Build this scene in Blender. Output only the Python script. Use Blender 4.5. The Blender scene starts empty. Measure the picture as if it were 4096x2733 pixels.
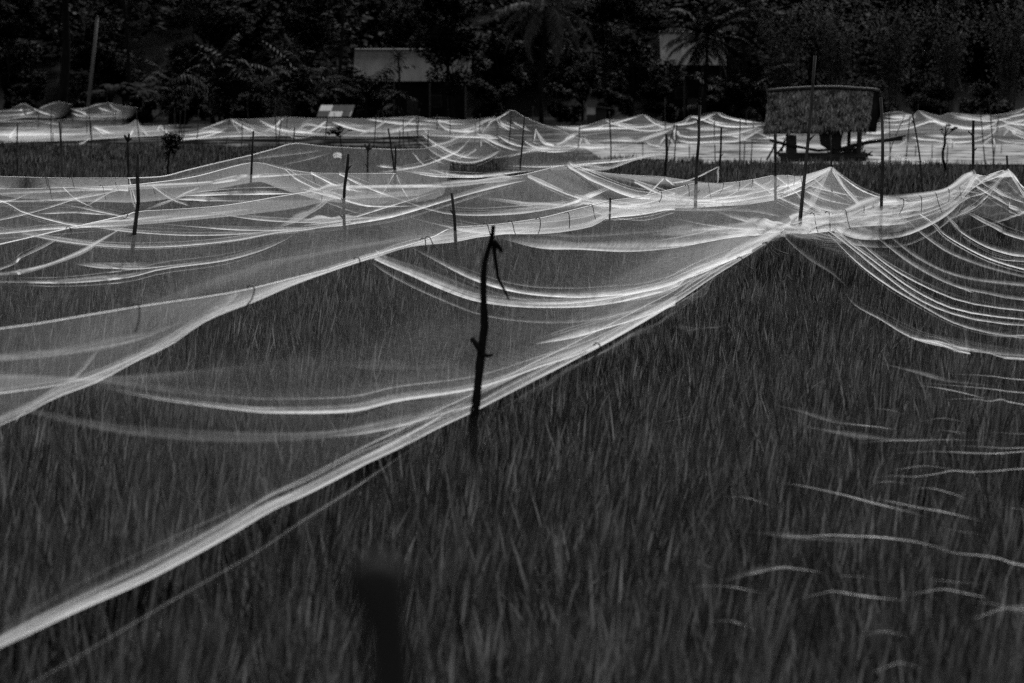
import bpy, math, random
import numpy as np
from mathutils import Vector
from mathutils.bvhtree import BVHTree

random.seed(7); RNG = np.random.default_rng(7)
sc = bpy.context.scene
C = sc.collection
R = math.radians

# ------------------------------------------------------------------ camera
FOC = 85.0 / 36.0 * 4096.0            # focal length in photo pixels
HC = 2.0                              # eye height
PITCH = math.atan((1366.5 - 400.0) / FOC)
cam = bpy.data.cameras.new('camera'); cam_o = bpy.data.objects.new('camera', cam); C.objects.link(cam_o)
cam.lens = 85.0; cam.sensor_width = 36.0; cam.sensor_fit = 'HORIZONTAL'
cam.clip_start = 0.1; cam.clip_end = 3000.0
cam_o.location = (0, 0, HC); cam_o.rotation_euler = (math.pi / 2 - PITCH, 0, 0)
cam.dof.use_dof = True; cam.dof.focus_distance = 17.0; cam.dof.aperture_fstop = 4.8
sc.camera = cam_o

# ------------------------------------------------------------------ world, sun, exposure
SUN_EL, SUN_AZ = R(46), R(12)         # the sun stands high behind the trees, a little to the right, behind cloud
w = bpy.data.worlds.new('World'); sc.world = w; w.use_nodes = True
nt = w.node_tree; bg = nt.nodes['Background']
sky = nt.nodes.new('ShaderNodeTexSky'); sky.sky_type = 'NISHITA'; sky.sun_disc = False
sky.sun_elevation = SUN_EL; sky.sun_rotation = SUN_AZ; sky.dust_density = 3.0; sky.air_density = 1.5
bw = nt.nodes.new('ShaderNodeRGBToBW')
nt.links.new(sky.outputs[0], bw.inputs[0]); nt.links.new(bw.outputs[0], bg.inputs['Color'])
bg.inputs['Strength'].default_value = 0.06
sun = bpy.data.lights.new('sun', 'SUN'); sun.energy = 3.0; sun.angle = R(12)
sun.color = (1.0, 1.0, 1.0)
sun_o = bpy.data.objects.new('sun', sun); C.objects.link(sun_o)
sd = Vector((math.sin(SUN_AZ) * math.cos(SUN_EL), math.cos(SUN_AZ) * math.cos(SUN_EL), math.sin(SUN_EL)))
sun_o.rotation_euler = sd.to_track_quat('Z', 'Y').to_euler(); sun_o.location = (0, 0, 60)
sc.view_settings.view_transform = 'Standard'; sc.view_settings.look = 'None'
sc.view_settings.exposure = 1.05; sc.view_settings.gamma = 1.0
sc.cycles.transparent_max_bounces = 40; sc.cycles.max_bounces = 6; sc.cycles.diffuse_bounces = 3
sc.cycles.use_denoising = False

# ------------------------------------------------------------------ pixel helpers (photo pixels -> points of the place)
def ray(px, py):
    a = (px - 2048.0) / FOC; b = -(py - 1366.5) / FOC
    return Vector((a, math.cos(PITCH) + b * math.sin(PITCH), -math.sin(PITCH) + b * math.cos(PITCH)))
def W(px, py, d):                      # point at distance d along the view's ground direction
    r = ray(px, py); return Vector((0, 0, HC)) + r * (d / r.y)
def Wz(px, py, z):                     # point at height z
    r = ray(px, py); return Vector((0, 0, HC)) + r * ((z - HC) / r.z)
def reg(x0, y0, s):
    return lambda *p: [(x0 + x * s, y0 + y * s) for x, y in p]
F_ = reg(0, 0, 1.0)
B1 = reg(0, 1200, .9777); B2 = reg(1300, 1200, .9777); B3 = reg(2600, 1200, .9777)
R4 = reg(0, 600, .5957); R5 = reg(1200, 600, .6383); R6 = reg(2600, 600, .6366)
RA = reg(0, 380, .3404); RB = reg(750, 380, .3404); RC = reg(1500, 380, .3404); RD = reg(2250, 380, .3404); RE = reg(3300, 380, .3387)

# ------------------------------------------------------------------ scene helpers
def link(name, me, mat=None, parent=None):
    o = bpy.data.objects.new(name, me); C.objects.link(o)
    if mat is not None:
        for m in (mat if isinstance(mat, (list, tuple)) else [mat]): me.materials.append(m)
    if parent is not None: o.parent = parent
    return o
def tag(o, label=None, cat=None, group=None, kind=None):
    if label: o['label'] = label
    if cat: o['category'] = cat
    if group: o['group'] = group
    if kind: o['kind'] = kind
    return o
def empty(name, loc, label, cat, group=None):
    o = bpy.data.objects.new(name, None); C.objects.link(o); o.location = loc; o.empty_display_size = .2
    return tag(o, label, cat, group)

class MB:
    """collects verts and faces; world coordinates, shifted to an origin on build"""
    def __init__(s): s.v = []; s.f = []; s.a = []
    def add(s, vs, fs, a=None):
        n = len(s.v); s.v += [tuple(p) for p in vs]; s.f += [tuple(i + n for i in f) for f in fs]
        s.a += list(a) if a is not None else [0.0] * len(vs)
    def tube(s, pts, rad, seg=7, cap=True, a=0.0):
        pts = [Vector(p) for p in pts]; n = len(pts)
        rad = rad if isinstance(rad, (list, tuple)) else [rad] * n
        vs, fs = [], []
        t0 = (pts[1] - pts[0]).normalized()
        ref = Vector((1, 0, 0)) if abs(t0.x) < .8 else Vector((0, 0, 1))
        for i, p in enumerate(pts):
            t = (pts[min(i + 1, n - 1)] - pts[max(i - 1, 0)]).normalized()
            u = (ref - t * ref.dot(t)).normalized(); v = t.cross(u)
            for k in range(seg):
                an = 2 * math.pi * k / seg
                vs.append(p + (u * math.cos(an) + v * math.sin(an)) * rad[i])
        for i in range(n - 1):
            for k in range(seg):
                k2 = (k + 1) % seg
                fs.append((i * seg + k, i * seg + k2, (i + 1) * seg + k2, (i + 1) * seg + k))
        if cap:
            fs.append(tuple(range(seg))[::-1]); fs.append(tuple((n - 1) * seg + k for k in range(seg)))
        s.add(vs, fs, [a] * len(vs))
    def box(s, c, sz, rot=0.0, tilt=0.0):
        cx, cy, cz = c; vs = []
        for dx in (-.5, .5):
            for dy in (-.5, .5):
                for dz in (-.5, .5):
                    p = Vector((dx * sz[0], dy * sz[1], dz * sz[2]))
                    if tilt: p = Vector((p.x * math.cos(tilt) + p.z * math.sin(tilt), p.y, -p.x * math.sin(tilt) + p.z * math.cos(tilt)))
                    if rot: p = Vector((p.x * math.cos(rot) - p.y * math.sin(rot), p.x * math.sin(rot) + p.y * math.cos(rot), p.z))
                    vs.append(p + Vector(c))
        s.add(vs, [(0, 1, 3, 2), (4, 6, 7, 5), (0, 4, 5, 1), (2, 3, 7, 6), (0, 2, 6, 4), (1, 5, 7, 3)])
    def mesh(s, name, origin=(0, 0, 0), smooth=False, attr=None):
        me = bpy.data.meshes.new(name); o = Vector(origin)
        me.from_pydata([tuple(Vector(p) - o) for p in s.v], [], s.f)
        if smooth: me.polygons.foreach_set('use_smooth', [True] * len(me.polygons))
        if attr:
            at = me.attributes.new(attr, 'FLOAT', 'POINT'); at.data.foreach_set('value', s.a)
        me.update(); return me
    def build(s, name, mat, parent=None, origin=(0, 0, 0), smooth=False, attr=None):
        return link(name, s.mesh(name, origin, smooth, attr), mat, parent)

def resample(P, n, smooth=True):
    """n points along a control polyline (Catmull-Rom), evenly in arc length"""
    P = np.array([tuple(p) for p in P], float)
    if len(P) > 2 and smooth:
        E = np.vstack([2 * P[0] - P[1], P, 2 * P[-1] - P[-2]]); out = []
        for i in range(len(P) - 1):
            p0, p1, p2, p3 = E[i:i + 4]
            for t in np.linspace(0, 1, 12, endpoint=False):
                out.append(.5 * ((2 * p1) + (-p0 + p2) * t + (2 * p0 - 5 * p1 + 4 * p2 - p3) * t * t + (-p0 + 3 * p1 - 3 * p2 + p3) * t ** 3))
        out.append(P[-1]); P = np.array(out)
    s = np.concatenate([[0], np.cumsum(np.linalg.norm(np.diff(P, axis=0), axis=1))])
    q = np.linspace(0, s[-1], n)
    return np.stack([np.interp(q, s, P[:, k]) for k in range(P.shape[1])], 1)

# ------------------------------------------------------------------ materials
def new_mat(name):
    m = bpy.data.materials.new(name); m.use_nodes = True
    n = m.node_tree; b = n.nodes['Principled BSDF']; return m, n, b
def grey(v): return (v, v, v, 1)
def noisy(name, lo, hi, scale=8.0, rough=.8, stretch=(1, 1, 1), detail=6, spec=.3, bump=0.0):
    m, n, b = new_mat(name)
    tc = n.nodes.new('ShaderNodeTexCoord'); mp = n.nodes.new('ShaderNodeMapping'); mp.inputs['Scale'].default_value = stretch
    no = n.nodes.new('ShaderNodeTexNoise'); no.inputs['Scale'].default_value = scale; no.inputs['Detail'].default_value = detail
    cr = n.nodes.new('ShaderNodeValToRGB'); cr.color_ramp.elements[0].position = .32; cr.color_ramp.elements[1].position = .68
    cr.color_ramp.elements[0].color = grey(lo); cr.color_ramp.elements[1].color = grey(hi)
    L = n.links.new
    L(tc.outputs['Object'], mp.inputs[0]); L(mp.outputs[0], no.inputs['Vector']); L(no.outputs['Fac'], cr.inputs[0]); L(cr.outputs[0], b.inputs['Base Color'])
    b.inputs['Roughness'].default_value = rough; b.inputs['Specular IOR Level'].default_value = spec
    if bump:
        bp = n.nodes.new('ShaderNodeBump'); bp.inputs['Strength'].default_value = bump; bp.inputs['Distance'].default_value = .02
        L(no.outputs['Fac'], bp.inputs['Height']); L(bp.outputs[0], b.inputs['Normal'])
    return m
def leafy(name, lo, hi, attr='shade', trans=.25, rough=.55, spec=.3):
    """leaf colour picked per leaf from an attribute"""
    m, n, b = new_mat(name); L = n.links.new
    at = n.nodes.new('ShaderNodeAttribute'); at.attribute_name = attr
    cr = n.nodes.new('ShaderNodeValToRGB'); cr.color_ramp.elements[0].color = grey(lo); cr.color_ramp.elements[1].color = grey(hi)
    L(at.outputs['Fac'], cr.inputs[0]); L(cr.outputs[0], b.inputs['Base Color'])
    b.inputs['Roughness'].default_value = rough; b.inputs['Specular IOR Level'].default_value = spec
    tr = n.nodes.new('ShaderNodeBsdfTranslucent'); L(cr.outputs[0], tr.inputs['Color'])
    mx = n.nodes.new('ShaderNodeMixShader'); mx.inputs[0].default_value = trans
    L(b.outputs[0], mx.inputs[1]); L(tr.outputs[0], mx.inputs[2])
    L(mx.outputs[0], n.nodes['Material Output'].inputs['Surface'])
    return m
def net_mat(name, albedo=.82):
    """fine white mesh: what one sees of the threads grows with the slant, as for any woven cloth; the attribute is how closely it is bunched"""
    m, n, b = new_mat(name); L = n.links.new; n.nodes.remove(b)
    geo = n.nodes.new('ShaderNodeNewGeometry'); dot = n.nodes.new('ShaderNodeVectorMath'); dot.operation = 'DOT_PRODUCT'
    L(geo.outputs['Incoming'], dot.inputs[0]); L(geo.outputs['Normal'], dot.inputs[1])
    def M(op, a, c=None):
        x = n.nodes.new('ShaderNodeMath'); x.operation = op
        for i, q in enumerate((a, c)):
            if q is None: continue
            if isinstance(q, (int, float)): x.inputs[i].default_value = q
            else: L(q, x.inputs[i])
        return x.outputs[0]
    cosv = M('MAXIMUM', M('ABSOLUTE', dot.outputs['Value']), .04)
    at = n.nodes.new('ShaderNodeAttribute'); at.attribute_name = 'weave'
    tc = n.nodes.new('ShaderNodeTexCoord')
    no = n.nodes.new('ShaderNodeTexNoise'); no.inputs['Scale'].default_value = 26.0; no.inputs['Detail'].default_value = 4
    L(tc.outputs['Object'], no.inputs['Vector'])
    c = M('MINIMUM', M('MULTIPLY', at.outputs['Fac'], M('ADD', M('MULTIPLY', no.outputs['Fac'], 1.7), .15)), .93)
    alpha = M('SUBTRACT', 1.0, M('POWER', M('SUBTRACT', 1.0, c), M('DIVIDE', 1.0, cosv)))
    df = n.nodes.new('ShaderNodeBsdfDiffuse'); tr = n.nodes.new('ShaderNodeBsdfTranslucent'); tp = n.nodes.new('ShaderNodeBsdfTransparent')
    df.inputs['Color'].default_value = grey(albedo); tr.inputs['Color'].default_value = grey(albedo)
    mx = n.nodes.new('ShaderNodeMixShader'); mx.inputs[0].default_value = .5
    L(df.outputs[0], mx.inputs[1]); L(tr.outputs[0], mx.inputs[2])
    m2 = n.nodes.new('ShaderNodeMixShader'); L(alpha, m2.inputs[0]); L(tp.outputs[0], m2.inputs[1]); L(mx.outputs[0], m2.inputs[2])
    L(m2.outputs[0], n.nodes['Material Output'].inputs['Surface'])
    return m
M_NET = net_mat('white_net', .9)
M_ROPE = noisy('white_cord', .45, .7, 60, .8)
M_TWINE = noisy('dark_twine', .012, .03, 80, .8)
M_BARK = noisy('dark_stick_bark', .008, .06, 30, .9, (1, 1, .25), bump=.5, spec=.05)
M_BARK2 = noisy('grey_stick_bark', .015, .12, 24, .9, (1, 1, .2), bump=.5, spec=.05)
M_SOIL = noisy('dark_paddy_soil', .004, .012, 2.0, .95, spec=0)
M_STUB = noisy('pale_stubble', .004, .16, .30, 1.0, (1, .6, 1), 10, spec=0)
_r = [n_ for n_ in M_STUB.node_tree.nodes if n_.type == 'VALTORGB'][0].color_ramp; _r.elements[0].position = .50; _r.elements[1].position = .80
M_RICE = leafy('rice_leaf', .0, .29, trans=.15, rough=.5, spec=.15)
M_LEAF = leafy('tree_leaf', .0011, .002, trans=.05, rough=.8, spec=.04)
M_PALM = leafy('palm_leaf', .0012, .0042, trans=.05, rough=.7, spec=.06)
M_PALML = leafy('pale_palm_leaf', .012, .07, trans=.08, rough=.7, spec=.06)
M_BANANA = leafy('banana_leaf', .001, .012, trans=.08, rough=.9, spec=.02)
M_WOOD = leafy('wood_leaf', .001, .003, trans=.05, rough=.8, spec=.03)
M_TRUNK = noisy('tree_trunk', .003, .012, 6, .9, (1, 1, .3), spec=.05)
M_TRUNKP = noisy('pale_trunk', .05, .09, 6, .9, (1, 1, .3))
M_THATCH = noisy('thatch', .018, .13, 30, .95, (1, 1, .12), 8, bump=.6)
M_OLDWOOD = noisy('weathered_wood', .01, .035, 12, .85, (.2, 1, 1))
M_BOARD = noisy('pale_weathered_board', .03, .07, 5, .85)
M_ROOF = noisy('zinc_roof', .085, .13, .8, .8, (3, .3, 1), spec=.1)
M_ROOFL = noisy('pale_zinc_roof', .17, .27, .8, .8, (3, .3, 1), spec=.1)
M_ROOFD = noisy('rusty_zinc_roof', .012, .03, .8, .9, (3, .3, 1), spec=.05)
M_WALL = noisy('dark_house_wall', .004, .008, 3, .9, spec=.05)
M_POLEG = noisy('concrete_pole', .07, .10, 3, .85)
M_CHAR = noisy('dark_post', .006, .02, 10, .95, (1, 1, .3), spec=0)

# ------------------------------------------------------------------ ground and fields
def sheet(name, x0, x1, y0, y1, z, mat, nx=60, ny=60, amp=0.0):
    mb = MB()
    xs = np.linspace(x0, x1, nx); ys = np.linspace(y0, y1, ny)
    vs = [(x, y, z + amp * random.uniform(-1, 1)) for y in ys for x in xs]
    fs = [(j * nx + i, j * nx + i + 1, (j + 1) * nx + i + 1, (j + 1) * nx + i) for j in range(ny - 1) for i in range(nx - 1)]
    mb.add(vs, fs); o = mb.build(name, mat, smooth=True); tag(o, kind='structure'); return o
sheet('ground', -900, 900, -60, 1500, 0.0, M_SOIL, 30, 30)
sheet('stubble_field', -75, 75, 46, 205, 0.02, M_STUB, 90, 90, .012)

sheet('dry_straw_field', 3.0, 60, 74, 108, 0.035, noisy('dry_straw', .01, .30, .9, 1.0, (1, .5, 1), 10, spec=0), 60, 40, .012)

def rice_limit(xf):                    # how far the standing rice reaches, by direction
    return np.interp(xf, [-600, 500, 1500, 2000, 2400, 3000, 4096, 4800], [75, 70, 68, 66, 55, 51, 48, 47])
def blades(name, zones, mat, hfun=None, seed=3):
    rng = np.random.default_rng(seed)
    X, Y, S, LX, LY, DH, SH = [], [], [], [], [], [], []
    half = lambda y: .2118 * y + .9 + .03 * y
    for y0, y1, gap, per, sc_ in zones:                  # hills of rice, each a fan of leaves
        m = int((y1 - y0) * 2 * half((y0 + y1) / 2) / gap ** 2)
        ty = np.sqrt(rng.uniform(y0 ** 2, y1 ** 2, m)); tx = rng.uniform(-1, 1, m) * half(ty)
        k = ty < rice_limit(2048 + FOC * tx / ty) + rng.normal(0, 1.0, m); tx, ty = tx[k], ty[k]; m = len(tx)
        th = rng.normal(0, .028, m); ts = rng.normal(0, .07, m)
        a = rng.uniform(0, 6.283, (m, per)); q = np.abs(rng.normal(0, .085, (m, per)))
        X.append((tx[:, None] + np.cos(a) * q * .5 + rng.normal(0, .02, (m, per))).ravel()); Y.append((ty[:, None] + np.sin(a) * q * .5 + rng.normal(0, .02, (m, per))).ravel())
        LX.append((np.cos(a) * q * 1.15 + .03).ravel()); LY.append((np.sin(a) * q * 1.15).ravel())
        DH.append((th[:, None] + rng.normal(0, .035, (m, per))).ravel()); SH.append(np.repeat(ts, per)); S.append(np.full(m * per, sc_))
    X, Y, S, lean, leany, DH, SH = map(np.concatenate, (X, Y, S, LX, LY, DH, SH)); n = len(X)
    big = np.sin(X * .9 + 1.3 * np.sin(Y * .35)) * np.sin(Y * .55 + X * .3)
    H = .75 + .025 * big + DH
    curl = np.abs(rng.normal(0, .06, n)) * np.sign(lean)
    far = rng.random(n) < .05; curl[far] *= 4.0
    wd = rng.uniform(.0032, .0078, n) * S
    ang = rng.normal(0, .7, n)
    ux, uy = np.cos(ang), np.sin(ang)
    T = np.array([.42, .72, .90, 1.0]); WD = [1.0, .9, .55, 0]
    V = np.zeros((n, 7, 3), np.float32)
    for i, t in enumerate(T):
        cx = X + lean * t * H + curl * t ** 3 * H; cy = Y + leany * t * H; cz = H * t - .30 * np.abs(curl) * t ** 4 * H
        cz = np.where(i == 0, cz * (1 - .35 * (Y < 14)), cz)
        if i < 3:
            for sgn, j in ((-1, 0), (1, 1)):
                V[:, 2 * i + j, 0] = cx + sgn * ux * wd * WD[i]; V[:, 2 * i + j, 1] = cy + sgn * uy * wd * WD[i]; V[:, 2 * i + j, 2] = cz
        else:
            V[:, 6, 0] = cx; V[:, 6, 1] = cy; V[:, 6, 2] = cz
    base = (np.arange(n) * 7)[:, None]
    loops = (base + np.array([[0, 1, 3, 2, 2, 3, 5, 4, 4, 5, 6]])).ravel().astype(np.int32)
    starts = ((np.arange(n) * 11)[:, None] + np.array([[0, 4, 8]])).ravel().astype(np.int32)
    me = bpy.data.meshes.new(name)
    me.vertices.add(n * 7); me.vertices.foreach_set('co', V.ravel())
    me.loops.add(len(loops)); me.loops.foreach_set('vertex_index', loops)
    me.polygons.add(len(starts)); me.polygons.foreach_set('loop_start', starts)
    me.update(calc_edges=True)
    sh = np.clip(rng.beta(.6, 2.7, n) + .05 * big + SH * .8, 0, 1)
    at = me.attributes.new('shade', 'FLOAT', 'POINT'); at.data.foreach_set('value', np.repeat(sh, 7).astype(np.float32))
    o = link(name, me, mat); return o
rice = blades('rice_grass', [(3.4, 9, .125, 34, .95), (9, 16, .14, 28, .95), (16, 30, .17, 20, 1.15), (30, 50, .24, 15, 1.7), (50, 78, .34, 14, 2.5)], M_RICE)
tag(rice, 'dense dark rice grass standing all over the paddy', 'rice', kind='stuff')

# ------------------------------------------------------------------ trees
def leaf_cloud(mb, clumps, n, size, rng, flat=.5):
    """n leaf faces spread through ellipsoid clumps (centre, radii)"""
    wts = np.array([c[1][0] * c[1][1] * c[1][2] for c in clumps]) ** .66; wts /= wts.sum()
    for ci, c in enumerate(clumps):
        k = int(n * wts[ci]); shade0 = rng.uniform(.15, .75)
        d = rng.normal(0, 1, (k, 3)); d /= np.linalg.norm(d, axis=1)[:, None]
        r = rng.uniform(.35, 1.08, k) ** .6
        P = np.array(c[0]) + d * r[:, None] * np.array(c[1])
        an = rng.uniform(0, 6.283, k); ti = np.abs(rng.normal(0, .6, k)); sz = size * rng.uniform(.55, 1.4, k)
        u = np.stack([np.cos(an), np.sin(an), -ti * .6], 1); u *= (sz / np.linalg.norm(u, axis=1))[:, None]
        v = np.stack([-np.sin(an), np.cos(an), rng.normal(0, .7, k)], 1); v *= (sz * flat / np.linalg.norm(v, axis=1))[:, None]
        Q = np.stack([P - u, P - v * .8, P + u, P + v * .8], 1).reshape(-1, 3)
        sh = np.clip(shade0 + rng.normal(0, .2, k), 0, 1); i0 = np.arange(k) * 4
        mb.add(Q.tolist(), np.stack([i0, i0 + 1, i0 + 2, i0 + 3], 1).tolist(), np.repeat(sh, 4).tolist())
def trunk_tube(mb, p0, p1, r0, r1, bend=.0, n=9, seg=7):
    p0, p1 = Vector(p0), Vector(p1); pts = []; L = (p1 - p0).length; ph = random.uniform(0, 6.28)
    for i in range(n):
        t = i / (n - 1); q = p0.lerp(p1, t)
        q += Vector((math.sin(ph + t * 3.3), math.cos(ph + t * 2.6), 0)) * bend * L * math.sin(math.pi * t)
        pts.append(q)
    mb.tube(pts, [r0 + (r1 - r0) * i / (n - 1) for i in range(n)], seg); return pts
def frond(mb, base, az, el, length, droop, rng, pairs=20, lw=.045, ll=.62, sh=.5):
    """one feather palm leaf: midrib and hanging leaflets"""
    h = Vector((math.cos(az), math.sin(az), 0)); pts = []; p = Vector(base); e = el; n = 10
    for i in range(n + 1):
        pts.append(p.copy()); d = h * math.cos(e) + Vector((0, 0, math.sin(e))); p = p + d * (length / n); e -= droop / n * (0.6 + 1.2 * i / n)
    mb.tube(pts, [.035 * (1 - .8 * i / n) for i in range(n + 1)], 4, False, sh)
    side = Vector((-h.y, h.x, 0))
    for k in range(pairs):
        t = .12 + .86 * k / (pairs - 1); f = t * n; i = min(int(f), n - 1); q = pts[i].lerp(pts[i + 1], f - i)
        dd = (pts[i + 1] - pts[i]).normalized()
        for s in (-1, 1):
            L = length * ll * .36 * math.sin(math.pi * min(1, .18 + .8 * t)) * rng.uniform(.8, 1.15)
            dr = rng.uniform(.35, .9)
            tip = q + (side * s * .75 + dd * .6 + Vector((0, 0, -dr))).normalized() * L
            mid = q.lerp(tip, .5) + Vector((0, 0, .06 * L)); wv = dd * lw * length / 4
            mb.add([q - wv * .5, q + wv * .5, mid + wv, tip, mid - wv], [(0, 1, 2, 3, 4)], [min(1, max(0, sh + rng.normal(0, .18)))] * 5)
def palm(name, base, h, label, group, fl=5.0, nf=18, lean=(0, 0), tr=.16, seed=1, crown_lo=-.5, skirt=0, cat='palm tree', sh=.45, trunk_mat=None, hi=1.35, pairs=20, lw=.045):
    rng = np.random.default_rng(seed); base = Vector(base)
    t = empty(name, base, label, cat, group); top = base + Vector((lean[0], lean[1], h))
    mb = MB(); trunk_tube(mb, base - Vector((0, 0, .2)), top, tr * 1.4, tr * .8, .02, 12); mb.build('trunk', trunk_mat or M_TRUNK, t, base, True)
    mb = MB()
    for k in range(nf):
        az = 2.399 * k + rng.normal(0, .15); el = crown_lo + (hi - crown_lo) * ((k + .5) / nf) ** .8
        frond(mb, top, az, el, fl * rng.uniform(.85, 1.1), rng.uniform(1.0, 1.6), rng, pairs, lw, sh=sh + rng.normal(0, .1))
    for k in range(skirt):               # dead leaves hanging down the trunk
        az = rng.uniform(0, 6.28); z = rng.uniform(.05, .95)
        frond(mb, base + Vector((lean[0] * z, lean[1] * z, h * z)), az, -.9, fl * .35, .8, rng, 10, .08, .5, sh * .5)
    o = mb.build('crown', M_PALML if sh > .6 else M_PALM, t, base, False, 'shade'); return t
def bush_palm(name, base, label, group, fl=6.0, nf=26, seed=1, cat='palm tree', sh=.4, rad=.8, mat=None):
    """trunkless clump: leaves rise from the ground and arch over"""
    rng = np.random.default_rng(seed); base = Vector(base); t = empty(name, base, label, cat, group)
    mb = MB()
    for k in range(5):
        a = rng.uniform(0, 6.28); p = base + Vector((math.cos(a), math.sin(a), 0)) * rad * .5
        trunk_tube(mb, p - Vector((0, 0, .2)), p + Vector((rng.normal(0, .3), rng.normal(0, .3), rng.uniform(.8, 2.2))), .16, .1, .03, 5, 6)
    mb.build('trunk', M_TRUNK, t, base, True)
    mb = MB()
    for k in range(nf):
        az = rng.uniform(0, 6.28); el = rng.uniform(.35, 1.5); a = rng.uniform(0, 6.28)
        p = base + Vector((math.cos(a) * rad * rng.random(), math.sin(a) * rad * rng.random(), rng.uniform(.3, 2.2)))
        frond(mb, p, az, el, fl * rng.uniform(.6, 1.1), rng.uniform(.9, 2.0), rng, 18, .05, .6, sh + rng.normal(0, .14))
    mb.build('crown', mat or M_PALM, t, base, False, 'shade'); return t
def broadleaf(name, base, h, cr, label, group, seed=1, n=3800, tr=.22, lo=.35, size=.34, cat='tree', nclump=16, mat=None):
    rng = np.random.default_rng(seed); base = Vector(base); t = empty(name, base, label, cat, group)
    mb = MB(); fork = base + Vector((rng.normal(0, .2), 0, h * lo)); trunk_tube(mb, base - Vector((0, 0, .2)), fork, tr, tr * .7, .03)
    clumps = []
    for k in range(nclump):
        a = 2.399 * k; rr = cr * math.sqrt((k + .5) / nclump) * rng.uniform(.6, 1.0)
        z = h * (lo + (1 - lo) * rng.uniform(.12, .95)); shrink = 1 - .5 * abs(z / h - .62)
        p = base + Vector((math.cos(a) * rr * shrink, math.sin(a) * rr * shrink, z))
        q = cr * rng.uniform(.26, .42); clumps.append((p, (q, q, q * .75)))
        trunk_tube(mb, fork, p, tr * .4, .03, .06, 6, 5)
    mb.build('trunk', M_TRUNK, t, base, True)
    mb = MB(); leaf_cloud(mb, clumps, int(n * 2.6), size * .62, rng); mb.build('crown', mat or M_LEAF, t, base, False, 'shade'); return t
def bamboo(name, base, h, label, group, seed=1, n=26, spread=2.2, leaves=2600, cat='bamboo'):
    rng = np.random.default_rng(seed); base = Vector(base); t = empty(name, base, label, cat, group)
    mb = MB(); lv = MB()
    for k in range(n):
        a = rng.uniform(0, 6.28); r0 = rng.uniform(0, .7); L = h * rng.uniform(.75, 1.1)
        p0 = base + Vector((math.cos(a) * r0, math.sin(a) * r0, -.2)); out = rng.uniform(.3, 1.3) * spread
        pts = [p0 + Vector((math.cos(a) * out * s ** 2.2, math.sin(a) * out * s ** 2.2, L * (s - .12 * s ** 4))) for s in np.linspace(0, 1, 9)]
        mb.tube(pts, [.06 * (1 - .75 * s) for s in np.linspace(0, 1, 9)], 5)
        for j in range(int(leaves / n)):
            s = rng.uniform(.25, 1.0) ** .8 * 8; i = min(int(s), 7); q = pts[i].lerp(pts[i + 1], s - i)
            q = q + Vector((rng.normal(0, .55), rng.normal(0, .55), rng.normal(-.1, .4)))
            az = rng.uniform(0, 6.28); u = Vector((math.cos(az), math.sin(az), -rng.uniform(.3, 1.1))).normalized() * rng.uniform(.22, .5)
            v = Vector((-math.sin(az), math.cos(az), 0)) * .055
            lv.add([q, q + u * .5 + v, q + u, q + u * .5 - v], [(0, 1, 2, 3)], [min(1, max(0, rng.normal(.4, .2)))] * 4)
    mb.build('trunk', noise_culm, t, base, True); lv.build('crown', M_LEAF, t, base, False, 'shade'); return t
noise_culm = noisy('bamboo_culm', .02, .05, 8, .7)
def banana(name, base, label, group, seed=1, h=4.2, cat='banana plant', nl=9):
    rng = np.random.default_rng(seed); base = Vector(base); t = empty(name, base, label, cat, group)
    mb = MB(); trunk_tube(mb, base - Vector((0, 0, .2)), base + Vector((0, 0, h * .5)), .17, .1, .02, 6); mb.build('trunk', M_TRUNK, t, base, True)
    mb = MB()
    for k in range(nl):
        az = rng.uniform(0, 6.28); e = rng.uniform(.7, 1.4); p = base + Vector((0, 0, h * .48)); L = h * .62; n = 8
        hd = Vector((math.cos(az), math.sin(az), 0)); sd_ = Vector((-hd.y, hd.x, 0)); sh = min(1, max(0, rng.normal(.45, .25)))
        vs = []
        for i in range(n + 1):
            wv = .34 * math.sin(math.pi * min(.97, .06 + i / n * .94)) ** .7
            vs += [p - sd_ * wv + Vector((0, 0, -.10)), p.copy(), p + sd_ * wv + Vector((0, 0, -.10))]
            p = p + (hd * math.cos(e) + Vector((0, 0, math.sin(e)))) * (L / n); e -= .26
        fs = [(3 * i + j, 3 * i + j + 1, 3 * i + j + 4, 3 * i + j + 3) for i in range(n) for j in (0, 1)]
        mb.add(vs, fs, [sh] * len(vs))
    mb.build('crown', M_BANANA, t, base, False, 'shade'); return t
def G(px, d): return Vector(((px - 2048) / FOC * d, d, 0))

# wooded rise far behind the village: one mass
rng0 = np.random.default_rng(5); mb = MB(); cl = []
for k in range(420):
    x = rng0.uniform(-95, 95); y = rng0.uniform(268, 330); z = (y - 262) * .36 + rng0.uniform(0, 6)
    q = rng0.uniform(2.4, 4.6); cl.append(((x, y, z + q * .6), (q, q, q * .9)))
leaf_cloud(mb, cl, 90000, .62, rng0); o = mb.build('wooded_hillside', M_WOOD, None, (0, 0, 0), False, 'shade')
tag(o, 'dim wooded hillside rising behind the palms and houses', 'woods', kind='stuff')
mb = MB(); vs = [(x, y, z) for y, z in ((240, -.5), (262, .2), (330, 24), (460, 60)) for x in (-260, -130, 0, 130, 260)]
mb.add(vs, [(r * 5 + c, r * 5 + c + 1, r * 5 + c + 6, r * 5 + c + 5) for r in range(3) for c in range(4)])
tag(mb.build('hill', noisy('dark_wooded_soil', .001, .004, .5, .95, spec=.02), smooth=True), kind='structure')

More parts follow.
